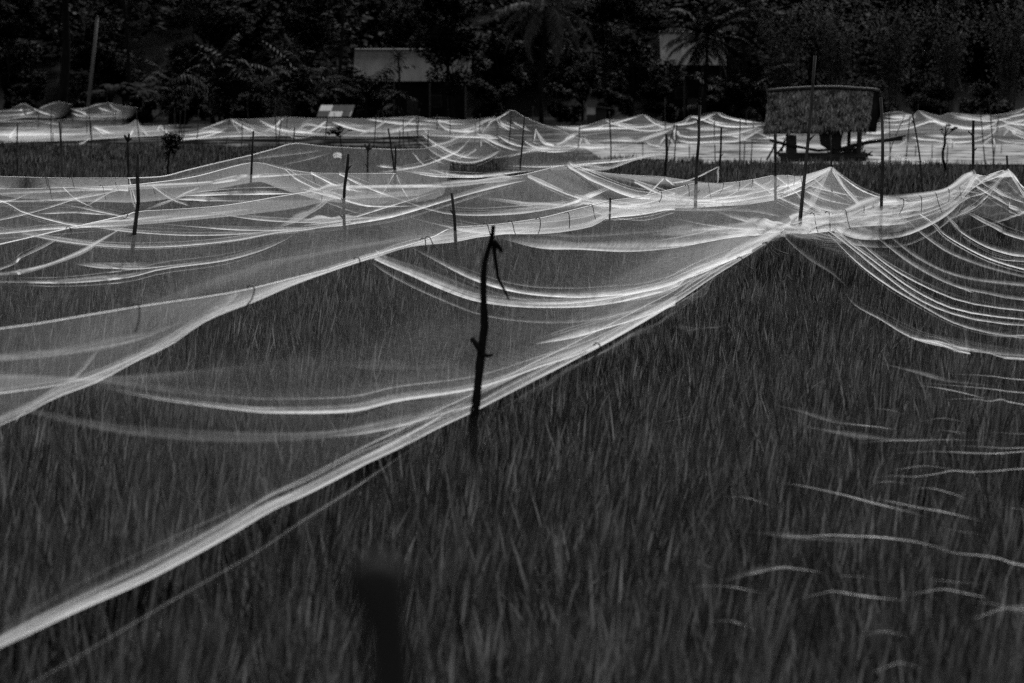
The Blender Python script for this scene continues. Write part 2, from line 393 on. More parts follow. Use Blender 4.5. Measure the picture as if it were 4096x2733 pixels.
TG = 'trees and palms along the edge of the fields'
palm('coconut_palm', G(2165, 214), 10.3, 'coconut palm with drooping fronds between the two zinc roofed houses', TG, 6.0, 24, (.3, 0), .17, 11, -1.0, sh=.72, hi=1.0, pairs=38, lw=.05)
palm('sugar_palm', G(250, 205), 11.2, 'thick dark palm with a shaggy skirt of dead leaves beside the pale leaning pole', TG, 4.2, 22, (.6, 0), .34, 12, -.9, 14, sh=.5)
palm('slender_palm', G(1595, 203), 5.6, 'slim small palm standing before the wide zinc roof', TG, 1.1, 13, (.02, 0), .09, 13, -1.1, 3, sh=.1)
broadleaf('broadleaf_tree', G(1790, 206), 11.5, 3.6, 'dark leafy tree whose crown covers the right half of the wide zinc roof', TG, 21, 3600, .2, .42)
broadleaf('broadleaf_tree', G(1815, 203), 7.6, 2.7, 'low open tree in front of the right half of the wide zinc roof', TG, 121, 700, .14, .3)
broadleaf('broadleaf_tree', G(1690, 240), 13.0, 4.5, 'dim leafy tree rising behind the wide zinc roof', TG, 22, 3600, .25, .45)
broadleaf('broadleaf_tree', G(2520, 212), 12.5, 4.4, 'dense dark tree just left of the pale gable roof', TG, 23, 5200, .25, .15)
broadleaf('broadleaf_tree', G(2000, 226), 9.0, 3.4, 'low dark tree between the wide zinc roof and the coconut palm', TG, 24, 3600, .2, .12)
broadleaf('broadleaf_tree', G(2330, 232), 12.0, 4.2, 'dark tree behind the right hand fronds of the coconut palm', TG, 25, 4200, .2, .12)
broadleaf('broadleaf_tree', G(60, 214), 13.0, 4.0, 'tall dark tree in the far left corner behind the shaggy palm', TG, 26, 4600, .25, .12)
broadleaf('broadleaf_tree', G(430, 238), 13.5, 4.4, 'dark tree behind the pale leaning pole', TG, 27, 4600, .25, .12)
broadleaf('broadleaf_tree', G(1230, 236), 14.0, 5.0, 'tall black tree behind the large palm thicket', TG, 28, 5400, .3, .15)
broadleaf('broadleaf_tree', G(820, 236), 14.0, 5.0, 'black tree closing the gap behind the left of the palm thicket', TG, 29, 5400, .3, .15)
for i, (px, d, fl, lab) in enumerate([(700, 206, 6.6, 'arching palm clump at the left end of the black thicket, above the banana plants'),
        (880, 203, 7.2, 'arching palm clump in the middle left of the black thicket'), (1050, 206, 7.6, 'tallest arching palm clump at the heart of the black thicket'),
        (1220, 204, 7.2, 'arching palm clump behind the patched shack roof'), (2930, 204, 6.2, 'arching palm clump hiding the right half of the pale gable roof'), (1480, 203, 5.0, 'lower arching palm clump hiding the left foot of the wide zinc roof'), (1400, 207, 6.4, 'arching palm clump overlapping the left end of the wide zinc roof')]):
    bush_palm('palm_clump', G(px, d), lab, 'palm clumps of the black thicket', fl, 30, 31 + i, sh=.32, rad=1.2)
palm('coconut_palm', G(2815, 200), 7.0, 'bushy palm with spread fronds in front of the pale gable roof', TG, 5.0, 30, (.1, 0), .15, 41, -.9, sh=.15, pairs=30, lw=.05)
palm('coconut_palm', G(2960, 214), 9.8, 'dark palm right of the pale gable roof', TG, 4.8, 20, (.1, 0), .15, 42, -.8, sh=.4)
palm('coconut_palm', G(1370, 222), 11.5, 'dim palm crown cut by the top of the view, left of the wide roof', TG, 4.6, 18, (.1, 0), .15, 43, -.8, sh=.5)
palm('coconut_palm', G(520, 226), 11.8, 'dim palm whose fronds hang above the banana plants', TG, 4.6, 18, (-.3, 0), .15, 44, -.8, sh=.5)
for i, (px, d, h, lab) in enumerate([(3120, 216, 12, 'bamboo clump behind the hut, leftmost of the bamboo'), (3340, 212, 12.5, 'bamboo clump with pale culms right above the thatched roof'),
        (3560, 215, 13, 'bamboo clump with thin leaning culms just right of the hut'), (3790, 211, 12, 'bamboo clump in the middle of the dark right hand stand'),
        (4020, 216, 13, 'bamboo clump at the right edge of the view')]):
    bamboo('bamboo_clump', G(px, d), h, lab, 'bamboo clumps behind the hut', 51 + i)
for i, (px, lab) in enumerate([(3230, 'dark tree filling the gap behind the bamboo left of the tall stick'), (3690, 'dark tree behind the middle bamboo clumps'), (3930, 'dark tree behind the bamboo at the right edge')]):
    broadleaf('broadleaf_tree', G(px, 236), 14.0, 5.2, lab, TG, 61 + i, 5200, .3, .08)
for i, (px, d, lab) in enumerate([(455, 196, 'pale banana plant nearest to the leaning pole'), (500, 199, 'banana plant with pale upright leaves beside the leaning pole'), (545, 197, 'banana plant at the foot of the black palm thicket')]):
    banana('banana_plant', G(px, d), lab, 'banana plants by the thicket', 71 + i, 4.6)
for i, (px, d, h, cr, lab) in enumerate([(120, 200, 3.2, 1.9, 'low dark bush left of the shaggy palm'), (560, 190, 2.2, 1.5, 'round dark bush at the near foot of the palm thicket'), (760, 194, 2.4, 1.8, 'low bush under the middle of the palm thicket'),
        (1010, 194, 2.6, 2.0, 'low bush left of the patched shack'), (1250, 196, 2.5, 1.8, 'low bush behind the patched shack'), (1960, 200, 3.4, 2.2, 'bush at the right end of the wide zinc roof'), (2260, 198, 3.2, 2.2, 'bush under the coconut palm'),
        (2430, 200, 3.0, 2.0, 'bush below the dense tree left of the pale gable roof'), (2620, 203, 3.0, 2.0, 'bush under the pale gable roof'), (3010, 204, 3.6, 2.2, 'bush at the left side of the hut, far behind'), (370, 204, 2.6, 1.8, 'low bush between the shaggy palm and the leaning pole'),
        (2870, 202, 3.2, 2.0, 'bush right below the spread palm'), (3480, 205, 3.2, 2.4, 'bush at the foot of the bamboo right of the hut'), (3700, 206, 3.4, 2.4, 'bush under the middle bamboo clumps'), (3930, 204, 3.2, 2.4, 'bush under the bamboo near the right edge')]):
    broadleaf('bush', G(px, d), h, cr, lab, 'bushes at the foot of the trees', 81 + i, 1500, .08, .05, .26, 'bush', 9)
t = broadleaf('young_tree', Wz(30, 512, 0), 2.6, .62, 'dark young tree at the left edge among the far nets', None, 97, 1300, .05, .35, .10, 'tree', 9)

# ------------------------------------------------------------------ houses
def gable_house(name, px0, px1, y_ridge, y_eave, d, label, roofmat, depth=6.0, skew=.6):
    s = FOC / d; x0 = (px0 - 2048) / s; x1 = (px1 - 2048) / s; zr = HC + (400 - y_ridge) / s; ze = HC + (400 - y_eave) / s
    cx = (x0 + x1) / 2; t = empty(name, (cx, d + depth / 2, 0), label, 'house', None); o0 = (cx, d + depth / 2, 0)
    yf, yr, yb = d, d + depth / 2, d + depth
    mb = MB(); th = .06; nx = 150
    for ya, za, yb_, zb in ((yf, ze, yr, zr), (yb, ze, yr - .02, zr - .01)):      # corrugated sheets
        vs = []
        for i in range(nx + 1):
            x = x0 + (x1 - x0) * i / nx; dz = .012 * (1 if i % 2 else -1)
            sk = 0
            vs += [(x, ya, za + dz), (x + (skew if x < cx else -skew) * abs(x - cx) / (x1 - cx) * 0, yb_, zb + dz)]
        mb.add(vs, [(2 * i, 2 * i + 2, 2 * i + 3, 2 * i + 1) for i in range(nx)])
    rf = mb.build('roof', roofmat, t, o0)
    m = rf.modifiers.new('thickness', 'SOLIDIFY'); m.thickness = .03
    mb = MB(); mb.tube([(x0, yr, zr + .06), (x1, yr, zr + .06)], .12, 6); mb.build('ridge_cap', roofmat, rf, o0)
    mb = MB(); wx0, wx1 = x0 + .5, x1 - .5; zf = ze + .05
    vs = [(wx0, yf + .7, 0), (wx1, yf + .7, 0), (wx1, yb - .7, 0), (wx0, yb - .7, 0), (wx0, yf + .7, zf), (wx1, yf + .7, zf), (wx1, yb - .7, zf), (wx0, yb - .7, zf), (wx0, yr, zr - .2), (wx1, yr, zr - .2)]
    mb.add(vs, [(0, 1, 5, 4), (1, 2, 6, 9, 5), (2, 3, 7, 6), (3, 0, 4, 8, 7)]); mb.build('wall', M_WALL, t, o0)
    for k in (.28, .72):
        mb = MB(); wx = wx0 + (wx1 - wx0) * k
        mb.box((wx, yf + .66, ze * .52), (1.1, .06, 1.1)); fr = mb.build('window', M_OLDWOOD, t, o0)
        mb = MB(); mb.box((wx, yf + .62, ze * .52), (.9, .02, .9)); mb.build('shutter', M_CHAR, fr, o0)
    mb = MB(); mb.box((cx, yf + .66, 1.1), (1.0, .06, 2.1)); mb.build('door', M_OLDWOOD, t, o0)
    for k in range(4):
        mb = MB(); x = wx0 + (wx1 - wx0) * k / 3; mb.box((x, yf + .12, ze / 2 - .1), (.14, .14, ze - .1)); mb.build('veranda_post', M_BOARD, t, o0)
    return t
gable_house('village_house', 1415, 1885, 202, 326, 216, 'long dim house with a wide grey zinc roof behind the trees', M_ROOF)
gable_house('village_house', 2640, 2900, 132, 262, 222, 'house with a pale zinc gable roof half hidden by a palm', M_ROOFL)

# patched shack roof low among the far nets
o0 = G(1345, 140); t = empty('field_shack', o0, 'low shack with a patched light and dark zinc roof behind the far nets', 'shack')
mb = MB()
def shack_patch(u0, u1, v0, v1, mat, k):
    a = lambda u, v: W(1263 + (1412 - 1263) * u + 20 * v, 468 - 47 * v, 140).lerp(W(1283 + (1425 - 1283) * u, 421, 141.6), v) if False else W(1266 + (1402 - 1266) * u + (18 + 8 * (u > .5) * 0) * v, 467 - 46 * v, 140 + 1.5 * v)
    mb = MB(); n = 8; vs = []
    for i in range(n + 1):
        u = u0 + (u1 - u0) * i / n; dz = .012 * (1 if i % 2 else -1) + .004 * k
        vs += [a(u, v0) + Vector((0, 0, dz)), a(u, v1) + Vector((0, 0, dz))]
    mb.add(vs, [(2 * i, 2 * i + 2, 2 * i + 3, 2 * i + 1) for i in range(n)])
    o = mb.build('roof_sheet', mat, t, o0); m = o.modifiers.new('thickness', 'SOLIDIFY'); m.thickness = .012
for k, (u0, u1, v0, v1, mm) in enumerate([(0, .34, 0, .5, M_ROOFD), (0, .36, .5, 1, M_ROOFL), (.34, .72, 0, .45, M_ROOFL), (.36, 1.0, .48, 1, M_ROOFD), (.72, .95, 0, .46, M_ROOFD), (.95, 1.0, 0, .46, M_ROOFL)]):
    shack_patch(u0, u1, v0, v1, mm, k)
for px in (1272, 1396):
    for d in (140.3, 141.3):
        mb = MB(); p = G(px, d); mb.tube([p - Vector((0, 0, .1)), W(px + 4, 462 if d < 141 else 432, d)], .05, 6); mb.build('post', M_OLDWOOD, t, o0)
mb = MB(); a, b = G(1276, 141.2), G(1392, 141.2)
mb.add([a, b, b + Vector((0, .05, .9)), a + Vector((0, .05, .9))], [(0, 1, 2, 3)]); ww = mb.build('wall', M_WALL, t, o0); ww.modifiers.new('thickness', 'SOLIDIFY').thickness = .03
# small pale shed far off, right of the coconut palm
o0 = G(2366, 170); t = empty('pale_shed', o0, 'tiny shed with a bright whitewashed upper wall in front of the dark trees', 'shed')
mb = MB(); p = W(2366, 459, 170); mb.box((p.x, 170.6, .475), (.60, 1.0, .95)); mb.build('lower_wall', M_OLDWOOD, t, o0)
mb = MB(); mb.box((p.x, 170.58, 1.22), (.56, .98, .50)); mb.build('upper_wall', noisy('whitewash', .25, .4, 3), t, o0)
p2 = W(2402, 440, 170); mb = MB(); mb.box((p2.x, 171, .7), (.9, 1.0, 1.4)); mb.build('side_room', M_OLDWOOD, t, o0)
mb = MB(); mb.box((p2.x - .1, 170.8, 1.52), (1.9, 1.7, .06), 0, .12); mb.build('roof', M_THATCH, t, o0)

# pale leaning utility pole
a, b = W(390, 70, 186), W(352, 430, 186); e = b + (b - a).normalized() * (b.z / abs((b - a).normalized().z) + .4)
mb = MB(); mb.tube([e, e.lerp(a, .5), a], [.15, .13, .10], 10); t = empty('leaning_pole', e, 'tall pale bare pole leaning right in front of the dark trees', 'pole')
mb.build('shaft', M_POLEG, t, e, True); mb = MB(); mb.tube([a, a + Vector((.01, 0, .12))], [.11, .06], 10); mb.build('cap', M_POLEG, t, e, True)

# ------------------------------------------------------------------ field hut on stilts
HD = 55.0; o0 = G(3282, HD); hut = empty('field_hut', o0, 'small thatched watch hut on stilts standing in the rice', 'hut')
H_ = reg(3000, 200, .3316)
def h(x, y, d=HD): q = H_((x, y))[0]; return W(q[0], q[1], d)
def thatch(pts_top, pts_bot, n, rows, rng, mb):
    """overlapping courses of drooping straw"""
    for r in range(rows):
        for i in range(n):
            u = (i + rng.uniform(-.6, .6)) / n; u = min(1, max(0, u)); v = (r + rng.uniform(0, 1)) / rows
            a = pts_top[0].lerp(pts_top[1], u); b = pts_bot[0].lerp(pts_bot[1], u)
            p = a.lerp(b, v); dn = (b - a).normalized(); L = rng.uniform(.06, .12) * (1.8 if v > .95 and rng.random() < .4 else 1); wv = (pts_top[1] - pts_top[0]).normalized() * rng.uniform(.005, .014)
            out = Vector((0, -1, .3)).normalized() * rng.uniform(.01, .05)
            tip = p + dn * L + out * .6 + wv.normalized() * rng.normal(0, .02)
            mb.add([p - wv + out * .4, p + wv + out * .4, tip + wv * .5, tip - wv * .5], [(0, 1, 2, 3)], [min(1, max(0, rng.beta(1.0, 2.6) + .16 * math.sin(u * 23 + v * 7) * math.sin(u * 9 - v * 13) - .12 * (rng.random() < .2)))] * 4)
M_STRAW = leafy('straw', .010, .46, trans=.08, rough=.9, spec=.05)
rng = np.random.default_rng(9)
TL, TR, BL, BR = h(235, 490, HD + .75), h(1490, 480, HD + .75), h(165, 985, HD), h(1440, 930, HD)
mb = MB(); thatch((TL, TR), (BL, BR), 210, 20, rng, mb)
vs = [TL, TR, BR, BL]; und = [v + Vector((0, .07, -.06)) for v in vs]; mb.add(vs + und, [(0, 1, 2, 3), (7, 6, 5, 4), (0, 3, 7, 4), (1, 5, 6, 2), (3, 2, 6, 7), (0, 4, 5, 1)], [.15] * 8)
mb.build('front_thatch', M_STRAW, hut, o0, False, 'shade')
ridge_y = HD + .75
TLb, TRb = TL + Vector((0, .03, .02)), h(1560, 480, HD + .85); BLb = Vector((BL.x + .22, HD + 1.7, BL.z + .05)); BRb = h(1520, 960, HD + 1.7)
mb = MB(); vs = [TLb, TRb, BRb, BLb]; und = [v + Vector((0, -.06, -.06)) for v in vs]
mb.add(vs + und, [(0, 3, 2, 1), (4, 5, 6, 7), (0, 4, 7, 3), (1, 2, 6, 5), (3, 7, 6, 2), (0, 1, 5, 4)], [.05] * 8)
for k in range(160):
    u = rng.random(); p = BLb.lerp(BRb, u); mb.add([p, p + Vector((.02, 0, 0)), p + Vector((.01 + rng.normal(0, .02), 0, -rng.uniform(.05, .2)))], [(0, 1, 2)], [.05] * 3)
mb.build('back_thatch', M_STRAW, hut, o0, False, 'shade')
# gable end, dark woven panel on the right
mb = MB(); g = [h(1495, 490, HD + .72), h(1565, 560, HD + 1.0), h(1585, 760, HD + 1.3), h(1500, 955, HD + 1.6), h(1445, 935, HD + .1)]
mb.add(g + [p + Vector((-.03, 0, 0)) for p in g], [(0, 1, 2, 3, 4), (9, 8, 7, 6, 5)] + [(i, 5 + i, 5 + (i + 1) % 5, (i + 1) % 5) for i in range(5)]); mb.build('gable_panel', M_CHAR, hut, o0)
rp = [h(x, y, ridge_y) for x, y in ((228, 480), (400, 462), (640, 448), (850, 440), (1080, 440), (1300, 455), (1480, 466), (1560, 482))]
mb = MB(); mb.tube(rp, .016, 7); mb.build('ridge_pole', noisy('ridge_bamboo', .10, .18, 6), hut, o0, True)
mb = MB(); mb.tube([p + Vector((0, -.05, -.05)) for p in rp], .025, 6); mb.build('ridge_batten', M_CHAR, hut, o0, True)
mb = MB(); mb.tube([BL + Vector((.1, .1, -.03)), h(850, 995, HD + .1), BR + Vector((-.03, .1, -.02))], .025, 6); mb.build('eave_pole', M_OLDWOOD, hut, o0, True)
for x, d, r in ((300, HD + .1, .035), (1320, HD + .15, .062), (460, HD + 1.5, .05), (1190, HD + 1.55, .045)):
    a = h(x, 960, d); mb = MB(); trunk_tube(mb, (a.x, a.y, -.2), (a.x + .01, a.y, a.z + .12), r, r * .9, .01, 7, 8); mb.build('post', M_OLDWOOD, hut, o0, True)
mb = MB(); a, b = h(500, 1135, HD + .5), None
p = [h(432, 1020, HD + .3), h(560, 1030, HD + .3), h(568, 1255, HD + .3), h(440, 1260, HD + .3)]
mb.add(p + [q + Vector((0, .04, 0)) for q in p], [(0, 1, 2, 3), (7, 6, 5, 4), (0, 4, 5, 1), (1, 5, 6, 2), (2, 6, 7, 3), (3, 7, 4, 0)]); mb.build('side_board', M_BOARD, hut, o0)
p = [h(862, 990, HD + .3), h(1125, 990, HD + .3), h(1070, 1275, HD + .3), h(935, 1180, HD + .3), h(882, 1150, HD + .3)]
mb = MB(); mb.add(p + [q + Vector((0, .5, 0)) for q in p], [(0, 1, 2, 3, 4), (9, 8, 7, 6, 5)] + [(i, 5 + i, 5 + (i + 1) % 5, (i + 1) % 5) for i in range(5)]); mb.build('wall_panel', noisy('woven_bamboo', .012, .03, 14, .9, (6, 1, 1)), hut, o0)
mb = MB()
for k in range(14):
    y = HD + .05 + k * .12; a, b = h(360 - 12 * (k % 3), 1285, y), h(1390 + 10 * (k % 4), 1285, y); a.z = b.z = .74 + random.uniform(-.012, .012)
    mb.tube([a, a.lerp(b, .5) + Vector((0, 0, random.uniform(-.015, .015))), b], .035, 6)
mb.build('floor', M_OLDWOOD, hut, o0)
mb = MB(); a, b = h(365, 1315, HD), h(1400, 1310, HD); mb.tube([a, b], .065, 6); mb.build('floor_beam', M_OLDWOOD, hut, o0)
mb = MB(); a, b = h(365, 1315, HD + 1.6), h(1400, 1310, HD + 1.6); mb.tube([a, b], .065, 6); mb.build('floor_beam', M_OLDWOOD, hut, o0)
for pts, r in (([(240, 1090), (420, 1140), (640, 1180), (820, 1215), (1000, 1200)], .03), ([(1090, 1200), (1250, 1150), (1500, 1105), (1840, 1070)], .04), ([(200, 1330), (270, 1210), (300, 1130)], .022),
               ([(310, 1270), (370, 1200), (420, 1140)], .022), ([(380, 1230), (405, 1130), (425, 1080)], .022), ([(1150, 1210), (1400, 1110), (1640, 1080), (1880, 1030)], .025), ([(510, 1450), (560, 1390), (620, 1330)], .025), ([(1380, 1250), (1460, 1275), (1480, 1268)], .02)):
    mb = MB(); mb.tube([h(x, y, HD + .25) for x, y in pts], r, 6); mb.build('loose_pole', M_OLDWOOD, hut, o0, True)
mb = MB()
for k in range(90):
    a = h(random.uniform(1000, 1390), random.uniform(1180, 1290), HD + random.uniform(.1, .8)); mb.tube([a, a + Vector((random.uniform(-.25, .25), random.uniform(-.1, .1), random.uniform(-.06, .1)))], .014, 4)
mb.build('firewood', M_OLDWOOD, hut, o0)

# ------------------------------------------------------------------ poles
ORD = ['first', 'second', 'third', 'fourth', 'fifth', 'sixth', 'seventh', 'eighth', 'ninth', 'tenth', 'eleventh', 'twelfth', 'thirteenth', 'fourteenth', 'fifteenth', 'sixteenth', 'seventeenth', 'eighteenth', 'nineteenth', 'twentieth', 'twenty first', 'twenty second', 'twenty third', 'twenty fourth', 'twenty fifth']
POLES = []                             # (points px, depth or 'r'/'g', radius, label)
def P(pts, d, r=None, label=None): POLES.append((pts, d, r, label))
# near and middle, each described
P(R5((948, 270), (955, 320), (965, 430), (975, 560)), Wz(1818, 912, 1.3).y - .05, .013, 'stout broken stick holding the bright net edge behind the forked branch')
P(R5((1943, 300), (1940, 415)), Wz(2438, 804, 1.3).y - .05, .011, 'short capped stick poking just above the bright net edge, second right of the forked branch')
P(F_((3260, 223), (3247, 400), (3222, 660), (3195, 931)), Wz(3203, 862, 1.3).y - .4, .0145, 'tallest mottled stick, rising past the thatched roof of the hut')
P(RE((660, 30), (672, 230), (677, 560), (672, 900), (650, 1850)), Wz(3523, 803, 1.3).y - .4, .016, 'tall knotty stick at the dark right end of the hut')
P(F_((3322, 541), (3326, 668), (3328, 760)), Wz(3326, 668, 1.33).y - .05, .013, 'thin stick at the sharp net peak below the hut')
P(F_((3100, 522), (3103, 861)), Wz(3103, 702, 1.32).y - .05, .017, 'straight stick before the left post of the hut, its foot inside the net')
P(RD((1612, 125), (1608, 300), (1600, 600), (1580, 800), (1560, 1318)), Wz(2786, 732, 1.31).y - .05, .019, 'tall stout stick between the hut and the small shrub, kinked halfway')
P(RD((1870, 375), (1860, 600), (1840, 1035)), 31, .019, 'stick with a pale net rag tied round it, left of the hut')
P(RE((1750, 300), (1748, 600), (1742, 1000), (1740, 1455)), Wz(3887, 699, 1.32).y - .4, .018, 'straight dark stick before the pollarded shrub, right of the hut')
P(RE((2145, 715), (2155, 900), (2158, 1000)), Wz(4029, 683, 1.33).y - .05, .016, 'short stick on top of the net peak at the right edge')
P(RE((1030, 210), (1080, 480), (1125, 770), (1150, 1175)), 33, .016, 'thin bent stick leaning left halfway between hut and pollarded shrub')
P(F_((553, 617), (552, 700), (556, 780), (538, 920), (521, 1106)), 13.6, .0155, 'stout kinked stick crossing the near left nets')
P(F_((1395, 616), (1385, 700), (1376, 800), (1378, 977)), Wz(1385, 745, 1.31).y - 1.2, .017, 'stout dark stick tied with twine to the double net rope')
P(F_((1014, 525), (1007, 660), (1000, 808), (1001, 900)), Wz(1007, 653, 1.345).y - 1.5, .016, 'straight dark stick at the net peak in the left half')
P(RA((700, 320), (708, 450), (728, 780), (740, 1180)), 30, .02, 'crooked grey stick rising from the dark rice at left, thin top branch')
P(RA((1500, 540), (1503, 720), (1515, 1000), (1520, 1240)), 30, .021, 'broken stick with loops of net hung on it near the dark round shrub')
P(RA((205, 335), (200, 600), (203, 960)), 39, .015, 'thin upright stick standing in the dark rice at the far left')
P(R5((425, 0), (423, 100), (422, 325)), 30, .018, 'stick with a knobbly top left of the leaning pair')
P(RC((155, 395), (180, 560), (215, 800), (225, 900)), 30.5, .017, 'black stick leaning left, of the leaning pair')
P(RC((243, 595), (240, 880), (240, 1230)), 30, .017, 'upright stick of the leaning pair, net tied to its foot')
P(RB((1258, 380), (1250, 560), (1235, 720), (1222, 900)), 41, .016, 'stick holding the faint grey net above the middle left nets')
P(RC((1757, 250), (1745, 420), (1720, 700), (1700, 945)), 37, .017, 'leaning stick right of the big far tent peak, its top wrapped in rag')
P(RC((1600, 180), (1590, 400), (1560, 750)), 51, .017, 'pole under the highest far net peak')
P(RC((1855, 130), (1855, 400), (1855, 660)), 59, .015, 'thin pole beside the bright crumpled net drop')
P(RC((622, 430), (622, 640), (620, 830)), 46, .015, 'thin pole where net folds cross left of the highest far peak')
P(RD((550, 195), (560, 400), (570, 640), (565, 880)), 43, .016, 'slightly bent pole halfway between the highest far peak and the hut')
P(RD((1205, 40), (1205, 300), (1215, 470)), 75, .018, 'thin pole above the black stick, its foot meeting the crossed nets')
P(RD((1220, 460), (1225, 650), (1212, 850), (1205, 1010)), Wz(2660, 708, 1.3).y - .05 + 8, .024, 'thick black crooked stick at the right corner of the middle net')
P(RD((1365, 160), (1310, 370), (1240, 640)), 60, .016, 'thin stick leaning far right, next to the thick black one')
P(RD((1345, 340), (1330, 540), (1315, 740)), 52, .016, 'dark stick two steps right of the thick black crooked one')
P(RD((2088, 290), (2085, 520), (2082, 760)), 51, .016, 'thin pole left of the hut, standing at the dark rice edge')
P(RA((2125, 355), (2145, 520), (2168, 740)), 52, .016, 'thin pole leaning left against the dark round shrub')
P(RA((1600, 170), (1612, 300), (1645, 575)), 68, .02, 'pole holding a white net corner left of the dark round shrub')
P(RA((603, 165), (600, 380), (605, 590)), 67, .018, 'dark pole in the bright band between the palm and the left edge')
P(RA((1068, 330), (1072, 460), (1075, 600)), 66, .022, 'dark pole just below the pale leaning pole')
P(RA((1042, 95), (1050, 260), (1058, 385)), 90, .026, 'long thin pole overlapping the foot of the pale leaning pole')
P(RB((1030, 40), (1035, 300), (1045, 570), (1053, 700)), 62, .018, 'tall thin pole left of the patched shack, taller of its pair')
P(RB((1115, 120), (1095, 330), (1070, 540)), 66, .018, 'leaning thin pole left of the patched shack, shorter of its pair')
P(RA((840, 385), (838, 440), (835, 510)), 110, .055, 'short thick stump post in the bright band at left')
P(RE((945, 230), (860, 430), (775, 660)), 58, .013, 'thin stick leaning hard right beside the hut, crossing an upright pole')
P(RE((755, 210), (765, 450), (770, 700)), 56, .016, 'upright pole right of the hut crossed by a leaning stick')
# far field: told apart by place and order
FAR = [(RA, (280, 185), (277, 390), 120), (RA, (310, 195), (308, 250), 140), (RA, (388, 175), (388, 248), 140), (RA, (433, 165), (440, 370), 115), (RA, (450, 165), (446, 480), 105), (RA, (155, 265), (152, 360), 120),
       (RA, (580, 250), (578, 325), 125), (RA, (848, 265), (845, 400), 110), (RA, (722, 270), (730, 500), 90), (RA, (1085, 150), (1088, 320), 120), (RA, (1018, 170), (1020, 480), 95), (RA, (920, 185), (918, 330), 125), (RA, (947, 150), (952, 240), 130),
       (RA, (970, 240), (972, 330), 125), (RA, (1180, 210), (1185, 375), 115), (RA, (1210, 185), (1210, 290), 130), (RA, (1328, 185), (1340, 410), 105), (RA, (1360, 180), (1365, 450), 100), (RA, (1920, 190), (1940, 460), 85), (RA, (1850, 350), (1850, 470), 100),
       (RA, (2120, 185), (2105, 460), 80), (RA, (2335, 175), (2320, 460), 85), (RA, (2180, 100), (2165, 400), 90), (RA, (2050, 150), (2058, 370), 95), (RA, (622, 440), (625, 575), 80),
       (RB, (640, 340), (635, 590), 67), (RB, (490, 285), (465, 510), 90), (RB, (1175, 265), (1160, 470), 100), (RB, (1205, 130), (1205, 290), 120), (RB, (705, 80), (718, 300), 120), (RB, (1645, 260), (1618, 575), 68), (RB, (1725, 210), (1725, 480), 110),
       (RB, (2215, 240), (2190, 600), 66), (RB, (2240, 180), (2242, 300), 120), (RC, (332, 280), (335, 580), 68), (RC, (290, 415), (288, 590), 66), (RC, (380, 435), (400, 570), 68), (RC, (485, 250), (490, 430), 95), (RC, (520, 165), (500, 560), 71), (RC, (95, 210), (100, 480), 105),
       (RC, (728, 235), (725, 460), 100), (RC, (878, 275), (880, 520), 90), (RC, (1180, 335), (1170, 560), 82), (RC, (1235, 220), (1232, 440), 92), (RC, (1415, 260), (1432, 420), 88), (RC, (1435, 300), (1455, 500), 84), (RC, (2000, 190), (2005, 380), 110),
       (RD, (205, 320), (185, 640), 62), (RD, (250, 70), (240, 480), 80), (RD, (945, 330), (942, 580), 78), (RD, (1490, 300), (1490, 480), 82), (RD, (1785, 265), (1790, 640), 70), (RD, (2165, 180), (2145, 520), 75), (RD, (2240, 300), (2230, 550), 74), (RD, (495, 300), (500, 480), 95),
       (RE, (1005, 240), (970, 620), 66), (RE, (1100, 110), (1088, 380), 85), (RE, (1272, 340), (1270, 500), 82), (RE, (1475, 140), (1455, 500), 78), (RE, (1370, 165), (1372, 300), 100), (RE, (1830, 160), (1850, 350), 66), (RE, (1935, 45), (1975, 520), 64), (RE, (2050, 240), (2020, 510), 70), (RE, (2095, 370), (2098, 470), 90), (RE, (1520, 170), (1522, 290), 100)]
FAR = [(f(a)[0], f(b)[0], d) for f, a, b, d in FAR]; FAR.sort(key=lambda q: q[0][0])
zones = [(640, 'from the left before the dark round shrub'), (1300, 'from the round shrub to the patched shack'), (1800, 'counting right from the patched shack'), (2200, 'around the highest far net peak'), (3000, 'from the highest peak to the hut'), (9999, 'counting right from the hut')]
cnt = {}
for a, b, d in FAR:
    z = next(t for lim, t in zones if a[0] < lim); k = cnt.get(z, 0); cnt[z] = k + 1
    dx = a[0] - b[0]; ln = 'leaning right' if dx > 4 else 'leaning left' if dx < -4 else 'upright'; hi = 'tall' if b[1] - a[1] > 85 else 'short' if b[1] - a[1] < 45 else 'thin'
    P([a, ((a[0] + b[0]) / 2 + random.uniform(-2, 2), (a[1] + b[1]) / 2), b], d, .0155 + d * .00006, '%s %s pole, %s %s' % (hi, ln, ORD[k], z))
